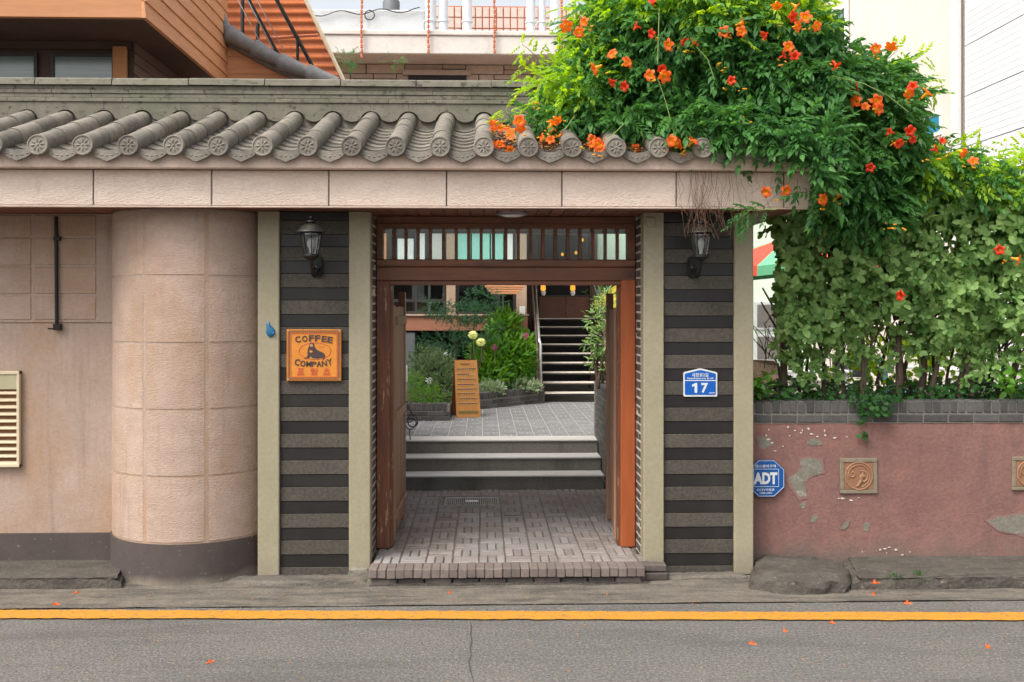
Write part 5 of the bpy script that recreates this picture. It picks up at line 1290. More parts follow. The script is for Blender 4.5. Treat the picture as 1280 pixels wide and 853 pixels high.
for k_, (a, b) in enumerate(((531, 545), (548, 560), (578, 590), (658, 669), (673, 682), (687, 701))):
    xx = (PX(a, 20.4)+PX(b, 20.4))/2; rr = (PX(b, 20.4)-PX(a, 20.4))/2
    t = thing('exhaust_duct', (xx, 20.4, zB), {0: 'white duct pipe nearest the grey parapet on the roof', 1: 'white duct pipe, second from the grey parapet', 2: 'white duct pipe alone left of the pink tiled wall', 3: 'white duct pipe, left of the right-hand three', 4: 'slim white duct pipe, middle of the right-hand three', 5: 'wide white duct pipe beside the creeper, rightmost'}[k_], 'duct', 'white duct pipes on the concrete building')
    MB().tube([(xx, 20.4, zB), (xx, 20.4, zB+2.2)], rr, 16).build('pipe', M['duct'], t, smooth=True)
    MB().lathe([(rr+.02, 0), (rr+.02, .03), (rr, .04)], (xx, 20.4, zB+.28), 16).build('collar', M['duct'], t)
for k_, a in enumerate((452, 535.5, 618, 702)):
    t = thing('rusty_chain', tuple(P(a, 70, 19.9)), ('rusty chain hanging down the pale slab, leftmost', 'rusty chain hanging beside the two left duct pipes', 'rusty chain hanging before the pink tiled wall', 'rusty chain hanging beside the rightmost duct')[k_], 'chain', 'rusty chains on the pale slab')
    lm = MB().lathe([(.012, -.045), (.026, -.03), (.026, .03), (.012, .045)], (0, 0, 0), 7).mesh('link', M['rust'])
    py = -4
    while py < 66+rng.uniform(0, 6): put('link', lm, t, P(a+rng.uniform(-.4, .4), py, 19.92)); py += 6.2
tk = thing('water_tank', tuple(P(489, 12, 22)), 'dark rounded tank standing behind the grey parapet', 'tank')
MB().lathe([(.18, -.5), (.19, .12), (.15, .19), (.06, .22), (.002, .22)], P(489, 10, 22), 16).build('barrel', M['grey_box'], tk, smooth=True)
MB().lathe([(.05, .2), (.05, .27), (.002, .28)], P(489, 10, 22), 12).build('lid', M['black_metal'], tk)
cw = thing('looped_cable', tuple(P(462, 20, 20.4)), 'thin dark looped cable along the grey parapet', 'cable')
pts = [P(388+i*7.2, 18+3*math.sin(i*.9)-i*.3, 20.45) for i in range(20)]
MB().tube(pts, .012, 5).build('cable', M['black_metal'], cw)
MB().tube([P(462+6*math.cos(a*PI/8), 19+6*math.sin(a*PI/8), 20.42) for a in range(17)], .012, 5, cap=False).build('loop', M['black_metal'], cw)

# ------------------------------------------------------------------ right-hand buildings
XB = 7.0
cr = thing('cream_building', (XB, 18, CZ), 'tall cream rendered building side with a blue-paned window', 'building')
yC0 = next(10+i*.02 for i in range(900) if PX(1200, 10+i*.02) >= XB)
MB().box(XB, XB+6, yC0+.02, 30, 0, 13).build('wall', M['cream_wall'], cr)
def ywall(px): return next(9+i*.01 for i in range(3000) if PX(px, 9+i*.01) >= XB)
def sidewin(pa, pb, ytop_b, ybot_b, frame, pane, nm):
    ya, yb = ywall(pb), ywall(pa); zt = PZ(pb, ytop_b, ya); zb2 = PZ(pb, ybot_b, ya); t = .06
    f = MB().box(XB-.02, XB+.02, ya, yb, zt-t, zt).box(XB-.02, XB+.02, ya, yb, zb2, zb2+t).box(XB-.019, XB+.02, ya, ya+t, zb2+t, zt-t).box(XB-.019, XB+.02, yb-t, yb, zb2+t, zt-t).build('window_frame', frame, cr)
    MB().box(XB-.008, XB-.004, ya+t, yb-t, zb2+t, zt-t).build('pane', pane, f)
sidewin(1150, 1177.5, 137, 168, M['white'], flat('blue_pane', (.03, .27, .42), .2), 'w')
sidewin(1033, 1056, 10, 45, M['dark_frame'], flat('green_pane', (.2, .32, .22), .2), 'w')
for a in (1031, 1062):
    yy_ = ywall(a); MB().tube([(XB-.06, yy_, 2), (XB-.06, yy_, 13)], .045, 8).build('downpipe', M['white'], cr, smooth=True)
yy_ = ywall(1196); MB().cbox(XB-.09, XB-.002, yy_-.16, yy_, 1, 13, .01).build('corner_trim', M['white'], cr)
wc = thing('white_clad_building', (XB-.1, 12, CZ), 'white metal-clad building side at the right edge', 'building')
yE = ywall(1202)
MB().box(XB-.0, XB+5, 7.9, yE-.2, 0, 13).build('wall', M['conc_white'], wc)
zz = 0.5; k = 0
hh = PZ(1205, 125, yE)-PZ(1205, 187, yE)
zz = PZ(1205, 187, yE)-4*hh
M['clad_seam'] = flat('clad_rib', (.6, .61, .62), .5)
while zz < 13:
    pmx = MB(); nr_ = 8
    sub = hh/nr_
    prof = [(XB-.03, zz+.012)]
    for q in range(nr_):
        prof += [(XB-.05, zz+.012+q*sub), (XB-.05, zz+(q+.88)*sub), (XB-.043, zz+(q+.94)*sub)]
    prof += [(XB-.03, zz+hh-.004)]
    prof = [(XB-.01, zz+.012)]+prof[1:]+[(XB-.01, zz+hh-.004)]
    pmx.prism(prof, lambda u, v, t: (u, 7.9 if t else yE-.21, v)); pmx.build('cladding_panel', M['white_clad'], wc)
    zz += hh

# ------------------------------------------------------------------ foliage
def tri(vs, fs):
    out = []
    for f in fs:
        for i in range(1, len(f)-1): out.append((f[0], f[i], f[i+1]))
    return np.array(vs, float), np.array(out, int)
def leaflet(L=1.0, W=.4, fold=.12, droop=.12, toothed=False):
    """blade along +Y, normal +Z, folded on its midrib, tip drooping"""
    if toothed: prof = [(0, 0), (.12, .55), (.28, .98), (.36, .86), (.50, .92), (.58, .74), (.72, .58), (.80, .36), (1, 0)]
    elif toothed is None: prof = [(0, 0), (.14, .55), (.38, .96), (.64, 1), (.88, .62), (1, 0)]
    else: prof = [(0, 0), (.18, .7), (.42, 1), (.68, .78), (1, 0)]
    vs = []; 
    for (y, w_) in prof: vs.append((0, y*L, -droop*L*y*y))
    n = len(prof)
    for (y, w_) in prof[1:-1]: vs.append((w_*W/2, y*L, -droop*L*y*y+fold*W*w_))
    for (y, w_) in prof[1:-1]: vs.append((-w_*W/2, y*L, -droop*L*y*y+fold*W*w_))
    fs = []
    a, b = n, n+(n-2)
    fs += [(0, a, 1), (0, 1, b)]
    for i in range(n-3): fs += [(1+i, a+i, a+i+1, 2+i), (1+i, 2+i, b+i+1, b+i)]
    fs += [(n-2, a+n-3, n-1), (n-2, n-1, b+n-3)]
    return tri(vs, fs)
def comb(items):
    V = []; T = []; n = 0
    for v, t in items: V.append(v); T.append(t+n); n += len(v)
    return np.vstack(V), np.vstack(T)
def xf(tp, loc=(0, 0, 0), rot=(0, 0, 0), s=1):
    from mathutils import Euler
    R = np.array(Euler(rot).to_matrix()); return (tp[0]*s) @ R.T+np.array(loc), tp[1]
def compound(seed, pairs=4, L=1.0, lw=.42, ll=.36, droop=.35, toothed=True):
    """pinnate leaf along +Y, drooping"""
    r = random.Random(seed); it = []
    def mid(t): return (r.uniform(-.01, .01), t*L, -droop*L*t*t)
    lf = leaflet(1, lw, .16, .18, toothed)
    for i in range(pairs):
        t = .24+.62*i/(pairs-1) if pairs > 1 else .5; p = mid(t); s_ = ll*(1-.25*abs(i-(pairs-1)*.4)/pairs)*r.uniform(.85, 1.12)
        for sg in (1, -1):
            it.append(xf(lf, p, (-.25-.5*t*droop*2+r.uniform(-.25, .15), sg*(.25+r.uniform(-.1, .3)), -sg*(1.05-.25*t+r.uniform(-.15, .15))), s_))
    it.append(xf(lf, mid(.92), (-.5*droop*2+r.uniform(-.2, .1), r.uniform(-.2, .2), r.uniform(-.2, .2)), ll*1.1))
    # rachis
    vs = []; n = 5
    for i in range(n):
        p = mid(i/(n-1)*.93); w_ = .008
        vs += [(p[0]-w_, p[1], p[2]-.004), (p[0]+w_, p[1], p[2]-.004)]
    it.append(tri(vs, [(2*i, 2*i+1, 2*i+3, 2*i+2) for i in range(n-1)]))
    return comb(it)
def whorl(seed, n=5, L=1, W=.62, tilt=.5):
    r = random.Random(seed); it = []; lf = leaflet(1, W, .10, .10, None)
    for i in range(n):
        it.append(xf(lf, (0, 0, 0), (r.uniform(-.35, tilt*1.3), r.uniform(-.6, .6), 2*PI*i/n+r.uniform(-.35, .35)), L*r.uniform(.6, 1.15)))
    return comb(it)
def frames(D, Nn):
    D = D/np.linalg.norm(D, axis=1)[:, None]
    X = np.cross(D, Nn); X /= (np.linalg.norm(X, axis=1)[:, None]+1e-9); Z = np.cross(X, D)
    return np.stack([X, D, Z], axis=2)          # columns = leaf axes
def npmesh(name, V, T, mat):
    me = bpy.data.meshes.new(name); me.vertices.add(len(V)); me.vertices.foreach_set('co', V.astype(np.float32).ravel())
    me.loops.add(len(T)*3); me.loops.foreach_set('vertex_index', T.astype(np.int32).ravel())
    me.polygons.add(len(T)); me.polygons.foreach_set('loop_start', np.arange(0, len(T)*3, 3, dtype=np.int32)); me.polygons.foreach_set('loop_total', np.full(len(T), 3, dtype=np.int32))
    me.update(calc_edges=True); me.materials.append(mat); return me
def scatter(name, temps, Ps, D, Nn, S, mat, parent=None, **pr):
    R = frames(D, Nn); V = []; T = []; n = 0; which = nr.randint(0, len(temps), len(Ps))
    for k, (tv, tt) in enumerate(temps):
        idx = np.where(which == k)[0]
        if not len(idx): continue
        vv = np.einsum('nij,vj->nvi', R[idx], tv)*S[idx][:, None, None]+Ps[idx][:, None, :]
        m_ = len(tv); V.append(vv.reshape(-1, 3)); T.append((tt[None]+(np.arange(len(idx))*m_)[:, None, None]).reshape(-1, 3)+n); n += len(idx)*m_
    V = np.vstack(V); T = np.vstack(T)
    if parent is not None: V = V-np.array(wloc(parent))
    o = bpy.data.objects.new(name, npmesh(name, V, T, mat)); col.objects.link(o); o.parent = parent
    return props(o, **pr)
def ell(px, py, Y, rx, ry, rd):
    """ellipsoid from its place in the picture: centre, radii in px and depth in metres"""
    c = P(px, py, Y); s_ = Y/F; return (np.array(c), np.array((rx*s_, rd, ry*s_)))
def sample(ells, dens, shell=.55, inner=.0):
    """points near the surface of a union of ellipsoids, with outward normals"""
    Ps, Ns = [], []
    for i, (c, r) in enumerate(ells):
        area = (r[0]*r[1]+r[1]*r[2]+r[0]*r[2])/3*4*PI; n = int(area*dens)
        u = nr.normal(size=(n, 3)); u /= np.linalg.norm(u, axis=1)[:, None]
        rad = 1-shell*nr.random_sample(n)**1.8; 
        p = c+u*r*rad[:, None]+nr.normal(size=(n, 3))*.02
        keep = np.ones(n, bool)
        for j, (c2, r2) in enumerate(ells):
            if j != i: keep &= (((p-c2)/r2)**2).sum(1) > .42
        nn = u/r; nn /= np.linalg.norm(nn, axis=1)[:, None]
        Ps.append(p[keep]); Ns.append(nn[keep])
    return np.vstack(Ps), np.vstack(Ns)
def topx(p):      # world -> photo pixel
    x, y, z = p[:, 0], p[:, 1], p[:, 2]-ZC
    f_ = x*math.sin(YAW)+y*math.cos(YAW); r_ = x*math.cos(YAW)-y*math.sin(YAW)
    return 640+F*r_/f_, HOR-F*z/f_
def dirs(Ns, droop=.7, rnd=.5):
    n = len(Ns); D = Ns*np.array([1, 1, .35])+np.array([0, 0, -droop])+nr.normal(size=(n, 3))*rnd
    U = Ns*.7+np.array([0, 0, .8])+nr.normal(size=(n, 3))*.25
    return D, U
def individual(temps, name, mat, Ps, D, U, S, parent, nmax, front):
    """the foremost leaves as objects of their own sharing a few meshes; returns the mask of the rest"""
    order = np.argsort(front)[:nmax]; R = frames(D, U)
    ms = [npmesh(name, tv, tt, mat) for tv, tt in temps]
    for i in order:
        o = bpy.data.objects.new(name, ms[nr.randint(len(ms))]); col.objects.link(o)
        o.parent = parent
        mt = Matrix([[*R[i][r_], 0] for r_ in range(3)]+[[0, 0, 0, 1]])
        mt = Matrix.Translation(Vector(Ps[i])-wloc(parent)) @ mt @ Matrix.Scale(float(S[i]), 4)
        o.matrix_basis = mt
    rest = np.ones(len(Ps), bool); rest[order] = False; return rest

# ---- trumpet creeper on the roof
vine = thing('trumpet_creeper', (PX(900, 7.7), 7.9, 3.2), 'trumpet creeper with orange flowers sprawling over the tiled roof end', 'climbing plant')
VE = [ell(735, 125, 7.75, 62, 48, .35), ell(775, 75, 7.9, 62, 80, .45), ell(850, 70, 7.8, 95, 100, .6), ell(860, 20, 7.9, 100, 80, .6), ell(940, 45, 7.9, 90, 82, .6), ell(955, 115, 7.7, 92, 60, .5),
      ell(1025, 118, 7.9, 62, 60, .45), ell(1080, 150, 8.0, 62, 65, .45), ell(1130, 205, 8.1, 75, 52, .4), ell(995, 195, 7.15, 48, 24, .12), ell(1005, 225, 7.1, 28, 30, .06), ell(1062, 205, 7.8, 38, 50, .3), ell(705, 155, 7.6, 34, 20, .2),
      ell(1200, 230, 8.1, 60, 36, .35), ell(1265, 240, 8.1, 50, 34, .35), ell(1100, 95, 8.1, 22, 12, .12), ell(1075, 262, 7.8, 40, 34, .22), ell(935, 165, 7.12, 62, 24, .12), ell(880, 150, 7.2, 60, 18, .14), ell(1000, 170, 7.1, 50, 22, .12), ell(800, 150, 7.35, 60, 14, .12)]
ct = [compound(s_, 4+s_ % 2, 1, .46, .29, .32+.1*(s_ % 3)) for s_ in range(6)]
Pv, Nv = sample(VE, 560)
px_, py_ = topx(Pv)
keep = (Pv[:, 1] > 6.7) & ~((py_ > 182) & (px_ < 900)) & ~((px_ < 940) & (py_ > 205)) & ~((px_ < 955) & (py_ > 215)) & (Pv[:, 2] < 5.4) & ~((px_ > 1138) & (py_ < 182)) & ~((px_ > 1085) & (py_ < 70))
# do not grow through the roof tiles
keep &= ~((Pv[:, 1] > 7.05) & (Pv[:, 1] < 8.3) & (Pv[:, 2] < 3.2+(Pv[:, 1]-7.03)*.34+.06) & (Pv[:, 0] < XRE-.05))
Pv, Nv = Pv[keep], Nv[keep]; D, U = dirs(Nv, .30, .55); S = nr.uniform(.15, .26, len(Pv))
# left and top fringe: light shining through the leaves, painted as a lime colour
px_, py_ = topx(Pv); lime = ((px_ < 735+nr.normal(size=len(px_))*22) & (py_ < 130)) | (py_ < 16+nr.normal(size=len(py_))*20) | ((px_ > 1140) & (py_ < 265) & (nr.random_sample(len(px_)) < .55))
front = Pv[:, 1]+np.where((px_ > 640) & (px_ < 1280) & (py_ > 0), 0, 9)+nr.normal(size=len(Pv))*.15+lime*5
g = ~lime
r1_ = individual(ct, 'leaf', M['leaf_vine'], Pv[g], D[g], U[g], S[g], vine, 280, front[g])
scatter('foliage', ct, Pv[g][r1_], D[g][r1_], U[g][r1_], S[g][r1_], M['leaf_vine'], vine, kind='stuff')
scatter('lime_and_backlit_foliage', ct, Pv[lime], D[lime], U[lime], S[lime]*.85, M['leaf_lime'], vine, kind='stuff')
# loose sprays beyond the outline
def spray(px, py, Y, ang, n, L, mat, name='spray', parent=None, stem_mat='shoot', s=.12, temps=None):
    p0 = P(px, py, Y); pts = [p0]; a = ang; 
    for i in range(n):
        a += rng.uniform(-.22, .18); p0 = p0+Vector((math.cos(a)*L, rng.uniform(-.03, .03), math.sin(a)*L)); pts.append(p0)
    m = MB().tube(pts, [.006-.004*i/n for i in range(n+1)], 5); m.build('shoot', M[stem_mat], parent)
    arr = []; dd = []
    for i in range(1, n+1):
        for sg in (-1, 1):
            arr.append(tuple(pts[i])); d = (pts[i]-pts[i-1]).normalized(); dd.append((d.x*.6+sg*-d.z*.7, -.3+rng.uniform(-.4, .2), d.z*.6+sg*d.x*.7-.25))
    arr = np.array(arr); dd = np.array(dd); un = np.array([[0, -.4, 1]]*len(arr))+nr.normal(size=(len(arr), 3))*.2
    scatter(name, temps or ct, arr, dd, un, np.full(len(arr), s)*nr.uniform(.8, 1.2, len(arr)), M[mat], parent, kind='stuff')
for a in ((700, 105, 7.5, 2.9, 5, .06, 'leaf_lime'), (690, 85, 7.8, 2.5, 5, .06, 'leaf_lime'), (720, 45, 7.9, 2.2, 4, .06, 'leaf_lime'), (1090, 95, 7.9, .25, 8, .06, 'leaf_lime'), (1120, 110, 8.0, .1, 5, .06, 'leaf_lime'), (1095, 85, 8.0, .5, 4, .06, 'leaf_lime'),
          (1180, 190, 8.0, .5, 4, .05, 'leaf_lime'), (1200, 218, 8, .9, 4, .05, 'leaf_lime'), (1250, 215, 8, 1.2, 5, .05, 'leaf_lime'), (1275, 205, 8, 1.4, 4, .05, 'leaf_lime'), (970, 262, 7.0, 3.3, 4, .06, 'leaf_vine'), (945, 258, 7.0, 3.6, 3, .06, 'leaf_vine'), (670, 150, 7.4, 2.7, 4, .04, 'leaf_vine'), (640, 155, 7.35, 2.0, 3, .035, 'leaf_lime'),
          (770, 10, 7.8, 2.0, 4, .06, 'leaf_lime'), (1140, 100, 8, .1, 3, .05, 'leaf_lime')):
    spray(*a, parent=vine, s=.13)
# long bare shoots
for pts in (((822, 98), (833, 130), (842, 165), (848, 180)), ((870, 58), (885, 75), (893, 100)), ((1040, 95), (1080, 105), (1110, 120), (1135, 140)), ((995, 185), (990, 220), (985, 232)), ((785, 150), (770, 165), (757, 176)), ((718, 145), (708, 160), (700, 165)), ((824, 10), (823, 45), (822, 80))):
    MB().tube([P(a, b, 7.05) for a, b in pts], .0035, 5).build('shoot', M['shoot'], vine)
# woody stems of the creeper climbing behind the wall end
for k in range(4):
    x0_ = 1035+k*22; MB().tube([P(x0_+20, 400, 8.0), P(x0_, 300, 8.0), P(x0_-20+k*8, 220, 7.9), P(x0_-70+k*16, 150, 7.8), P(x0_-140+k*30, 90, 7.8)], [.03, .026, .022, .018, .01], 8).build('stem', M['stem'], vine, smooth=True)
# dry roots hanging over the right granite panel
rt = MB()
for i in range(62):
    a = rng.choice([rng.gauss(866, 9), rng.gauss(902, 7), rng.uniform(845, 985), rng.uniform(845, 985)]); b0 = rng.uniform(175, 262); b1 = rng.uniform(262, 300) if 845 < a < 925 else rng.uniform(230, 266)
    if b1-b0 < 15: b0 = b1-30
    q = [P(a+rng.uniform(-3, 3)*j, b0+(b1-b0)*j/4, 7.10+rng.uniform(-.01, .01)) for j in range(5)]
    rt.tube(q, rng.uniform(.0008, .0018), 3, cap=False)
rt.build('hanging_roots', M['twig'], vine, kind='stuff')

# ---- flowers of the creeper
def trumpet(seed, big=1.0):
    r = random.Random(seed); n = 20; vs = []; rings = [(.008, 0), (.011, .03), (.018, .055), (.026, .066)]
    for (rr, yy_) in rings:
        for k in range(n): t = 2*PI*k/n; vs.append((rr*math.cos(t), -yy_, rr*math.sin(t)))
    for (f1, y_) in ((.042, .070), (.056, .062)):
        for k in range(n):
            t = 2*PI*k/n; lob = .62+.38*abs(math.cos(2.5*t))**.6 if f1 > .05 else .82+.18*abs(math.cos(2.5*t))
            vs.append((f1*lob*math.cos(t), -y_+.006*math.sin(5*t+seed), f1*lob*math.sin(t)))
    fs = [(i*n+k, i*n+(k+1) % n, (i+1)*n+(k+1) % n, (i+1)*n+k) for i in range(5) for k in range(n)]
    v, t = tri(vs, fs); return v*big, t
def two_tone(me):
    me.materials.append(M['bud']); mi = np.zeros(len(me.polygons), dtype=np.int32); mi[:80] = 1; me.polygons.foreach_set('material_index', mi); return me
fl = [npmesh('flower', *trumpet(s_), M['petal']) for s_ in range(3)]; fd = [npmesh('flower', *trumpet(s_+5, .85), M['petal_deep']) for s_ in range(2)]
bv = MB().lathe([(.001, .0), (.006, .004), (.007, .02), (.010, .034), (.008, .044), (.001, .05)], (0, 0, 0), 6, axis='Y').mesh('bud', M['bud'], smooth=60)
for m_ in fl: two_tone(m_)
for m_ in fl+fd: m_.polygons.foreach_set('use_smooth', [True]*len(m_.polygons))
FL = [(854, 55, 3, 4, 0), (822, 90, 3, 6, 0), (765, 79, 3, 1, 0), (779, 102, 2, 0, 1), (718, 33, 2, 3, 0), (817, 8, 1, 0, 1), (811, 40, 2, 1, 1), (915, 38, 3, 3, 0), (960, 41, 1, 2, 0), (986, 68, 3, 3, 0), (1003, 30, 3, 3, 0), (985, 22, 1, 1, 0),
      (1040, 76, 1, 4, 0), (1062, 112, 1, 2, 1), (1083, 131, 4, 1, 0), (1093, 62, 1, 5, 0), (1116, 52, 1, 1, 0), (1140, 118, 4, 2, 0), (1125, 170, 4, 6, 1), (1163, 188, 1, 3, 1), (1185, 186, 2, 2, 0), (1216, 206, 1, 2, 0), (1088, 210, 1, 0, 1), (963, 238, 1, 2, 0), (978, 237, 1, 1, 0),
      (1030, 250, 2, 5, 0), (1116, 276, 0, 6, 0), (1258, 318, 2, 2, 0), (848, 182, 3, 5, 0), (744, 182, 1, 6, 0), (692, 146, 1, 6, 0), (686, 160, 1, 4, 0), (635, 152, 2, 7, 0), (650, 158, 1, 5, 0), (916, 102, 1, 5, 0), (932, 143, 0, 4, 0), (912, 172, 0, 6, 0), (905, 76, 0, 5, 0), (980, 3, 2, 2, 0), (1132, 370, 1, 0, 1), (668, 127, 0, 4, 0), (735, 30, 1, 2, 0)]
for (a, b, nf, nb2, deep) in FL:
    Yf = 6.98 if a < 940 and b > 140 else 7.0
    if b > 225: Yf = 7.02
    if a > 1040: Yf = 7.35
    if b < 130 and a < 1040: Yf = 7.1
    for i in range(nf):
        t_ = 2*PI*i/max(nf, 1)+rng.uniform(0, 1); rr = 0 if nf == 1 else rng.uniform(7, 12)
        p = P(a+rr*math.cos(t_)*1.2, b+rr*math.sin(t_)*.75, Yf+rng.uniform(-.04, .02))
        put('flower', rng.choice(fd if deep or rng.random() < .15 else fl), vine, p, (rng.uniform(-1.2, .8), rng.uniform(0, 6), rng.uniform(-1.2, 1.2)), (rng.uniform(.72, 1.0),)*3)
    for i in range(nb2):
        p = P(a+rng.gauss(0, 8), b+rng.uniform(2, 13), Yf+rng.uniform(.0, .04))
        put('bud', bv, vine, p, (rng.uniform(-.6, .6), rng.uniform(-.5, .5), rng.uniform(0, 6.3)), (rng.uniform(.55, .85),)*3)

# leaf and petal litter lying in the tile valleys
lt_v = leaflet(1, .45, .1, .2)
pl_ = []; 
for i in range(1500):
    a = rng.choice([628, 636, 685, 690, 742, 745, 797, 800, 850, 905]) ; kx = round((PX(a, 7.02)-XD-PITCH/2)/PITCH)
    s_ = rng.uniform(.05, .75)**1.0; y, z = slopept(s_, -.055); pl_.append((XD+PITCH/2+kx*PITCH+rng.gauss(0, .035), y, z+.028+rng.uniform(0, .025)))
pl_ = np.array(pl_)
scatter('leaf_litter', [lt_v], pl_, nr.normal(size=(len(pl_), 3))*[1, 1, .2], np.array([[0, 0, 1.]]*len(pl_))+nr.normal(size=(len(pl_), 3))*.3, nr.uniform(.018, .04, len(pl_)), M['litter'], kind='stuff', label='dry brown leaves and petals lying between the roof tiles', category='leaf litter')
k_ = 0
for (a, b) in ((630, 160), (638, 172), (642, 178), (688, 168), (690, 178), (745, 183), (752, 180), (741, 178), (850, 192), (634, 168), (695, 172), (612, 178), (618, 168), (625, 182), (633, 186), (684, 174), (699, 179), (737, 176), (748, 189), (758, 184), (798, 182), (806, 178), (846, 186), (858, 180), (905, 184)):
    put('fallen_petal', rng.choice(fl), vine, P(a, b, 7.03+(195-b)*.012)+Vector((0, 0, .0)), (rng.uniform(0, 3), rng.uniform(0, 3), rng.uniform(0, 3)), (.7,)*3)

# ---- round-leaved hedge behind the pink wall
hedge = thing('round_leaved_shrub', (PX(1110, 8.1), 8.1, 1.25), 'tall round-leaved shrub with many dark stems growing over the pink wall', 'shrub')
HE = [ell(985, 330, 7.95, 42, 75, .28), ell(1040, 300, 8.0, 60, 100, .32), ell(1045, 390, 7.95, 45, 45, .25), ell(1110, 330, 8.0, 70, 95, .35), ell(1180, 290, 8.05, 70, 90, .35), ell(1185, 380, 7.95, 55, 55, .28), ell(1250, 290, 8.05, 70, 85, .35), ell(1260, 380, 8.0, 60, 55, .3), ell(1330, 300, 8.1, 70, 120, .35), ell(1000, 400, 7.9, 40, 38, .2), ell(1100, 250, 8.1, 70, 50, .3), ell(1410, 300, 8.1, 70, 120, .35)]
wt = [whorl(s_, 5+s_ % 2) for s_ in range(6)]
Ph, Nh = sample(HE, 270, .6); px_, py_ = topx(Ph); keep = ~((py_ > 440) & (nr.random_sample(len(py_)) < .5)) & ~((Ph[:, 1] < 7.55)) & ~((px_ < 950)) & ~((px_ < 972) & (py_ > 292) & (py_ < 450)); Ph, Nh = Ph[keep], Nh[keep]
n_ = len(Ph); D = nr.normal(size=(n_, 3))*.5+np.array([0, .0, .9]); U = Nh*.9+np.array([0, -.6, .5])+nr.normal(size=(n_, 3))*.35; S = nr.uniform(.040, .088, n_)
front = Ph[:, 1]+nr.normal(size=n_)*.1; px_, py_ = topx(Ph); front += (px_ > 1285)*9
r1_ = individual(wt, 'leaf_whorl', M['leaf_hedge'], Ph, D, U, S, hedge, 285, front)
scatter('foliage', wt, Ph[r1_], D[r1_], U[r1_], S[r1_], M['leaf_hedge'], hedge, kind='stuff')
for (a, b, sp) in ((1128, 428, 16), (1160, 436, 16), (1250, 430, 18), (1275, 445, 14), (1065, 450, 14), (1215, 462, 12), (1240, 460, 12), (985, 450, 10), (1003, 438, 14), (1040, 425, 18), (1090, 440, 14), (1018, 455, 12), (1195, 430, 16), (1010, 470, 10), (1225, 440, 12)):
    q = np.array([tuple(P(a+rng.gauss(0, sp), b+rng.gauss(0, sp*.8), 7.95+rng.uniform(-.1, .1))) for _ in range(22)])
    scatter('low_foliage', wt, q, nr.normal(size=(22, 3))*.5+[0, 0, .9], nr.normal(size=(22, 3))*.4+[0, -.8, .5], nr.uniform(.04, .065, 22), M['leaf_hedge'], hedge, kind='stuff')
# stems, each from the bed up into the crown
stems = [(975, 492, 985, 370, .036, 'stem_pale'), (1055, 492, 1040, 380, .018, 'stem'), (1085, 490, 1070, 380, .02, 'stem'), (1098, 488, 1110, 380, .018, 'stem'), (1120, 492, 1132, 370, .034, 'stem'), (1128, 490, 1150, 380, .02, 'stem'), (1150, 490, 1155, 380, .034, 'stem'), (1162, 492, 1180, 385, .024, 'stem'), (1172, 490, 1165, 380, .016, 'stem'),
         (1198, 494, 1222, 390, .026, 'stem'), (1215, 492, 1205, 395, .018, 'stem'), (1232, 492, 1248, 385, .028, 'stem'), (1245, 490, 1270, 390, .02, 'stem'), (1256, 492, 1240, 390, .016, 'stem'), (1262, 488, 1275, 395, .034, 'stem'), (1030, 494, 1020, 390, .02, 'stem'), (1045, 494, 1052, 400, .014, 'stem_pale'), (1010, 494, 1005, 380, .016, 'stem'), (1300, 494, 1310, 380, .03, 'stem'), (1345, 494, 1330, 380, .03, 'stem'), (1002, 470, 1015, 410, .012, 'stem'), (1078, 494, 1090, 400, .014, 'stem'), (1140, 494, 1120, 400, .014, 'stem'), (1185, 494, 1192, 400, .014, 'stem')]
for (a, b, c_, d_, r_, mt_) in stems:
    Y_ = 8.05+rng.uniform(-.12, .25); n = 7; pts = []
    for i in range(n+1):
        t = i/n; pts.append(P(a+(c_-a)*t+(3.5*math.sin(t*5+a) if 0 < i < n else 0), b+3+(d_-b)*t, Y_))
    mm = MB().tube(pts, [r_*(1-.45*i/n) for i in range(n+1)], 8)
    for k in range(3):
        s0_ = pts[3+k]; d2 = rng.choice([-1, 1]); mm.tube([s0_, s0_+Vector((d2*.06, rng.uniform(-.05, .05), .10)), s0_+Vector((d2*rng.uniform(.1, .2), rng.uniform(-.08, .08), .32))], [r_*.4, r_*.3, r_*.18], 6)
    mm.build('stem', M[mt_], hedge, smooth=True)
tw = MB()
for i in range(90):
    a = rng.uniform(950, 1290); b = rng.uniform(400, 470); Y_ = 8.1+rng.uniform(-.1, .35); p = P(a, b, Y_)
    tw.tube([p, p+Vector((rng.uniform(-.06, .06), 0, .12)), p+Vector((rng.uniform(-.14, .14), 0, .28))], .004, 4, cap=False)
tw.build('twigs', M['stem'], hedge, kind='stuff')
# bed and its ivy
bed = MB(); nx, ny = 60, 8; vs = []
for j in range(ny+1):
    for i in range(nx+1): vs.append((XP0+.02+(9-XP0)*i/nx, YP+.2+1.0*j/ny, 1.245+.05*math.sin(i*.7)*.3+rng.uniform(-.012, .02)))
bed.add(vs, [(j*(nx+1)+i, j*(nx+1)+i+1, (j+1)*(nx+1)+i+1, (j+1)*(nx+1)+i) for j in range(ny) for i in range(nx)]); bed.build('planting_bed', M['soil'], kind='structure')
MB().box(XP0-.2, 9, 8.88, 8.95, 0, 1.25).build('bed_rear_wall', M['mortar_dark'], kind='structure')
def ivyleaf():
    pts = [(0, 0), (.32, .05), (.5, .32), (.30, .42), (.34, .72), (.12, .66), (0, 1), (-.12, .66), (-.34, .72), (-.30, .42), (-.5, .32), (-.32, .05)]
    vs = [(0, .35, .06)]+[(a, b, 0) for a, b in pts]; return tri(vs, [(0, i+1, (i+1) % 12+1) for i in range(12)])
iv = [ivyleaf()]
n_ = 3600; a = nr.uniform(XP0+.02, 6.2, n_); yy_ = nr.uniform(7.76, 8.7, n_)**1.0; zz_ = 1.27+nr.random_sample(n_)**1.5*.16
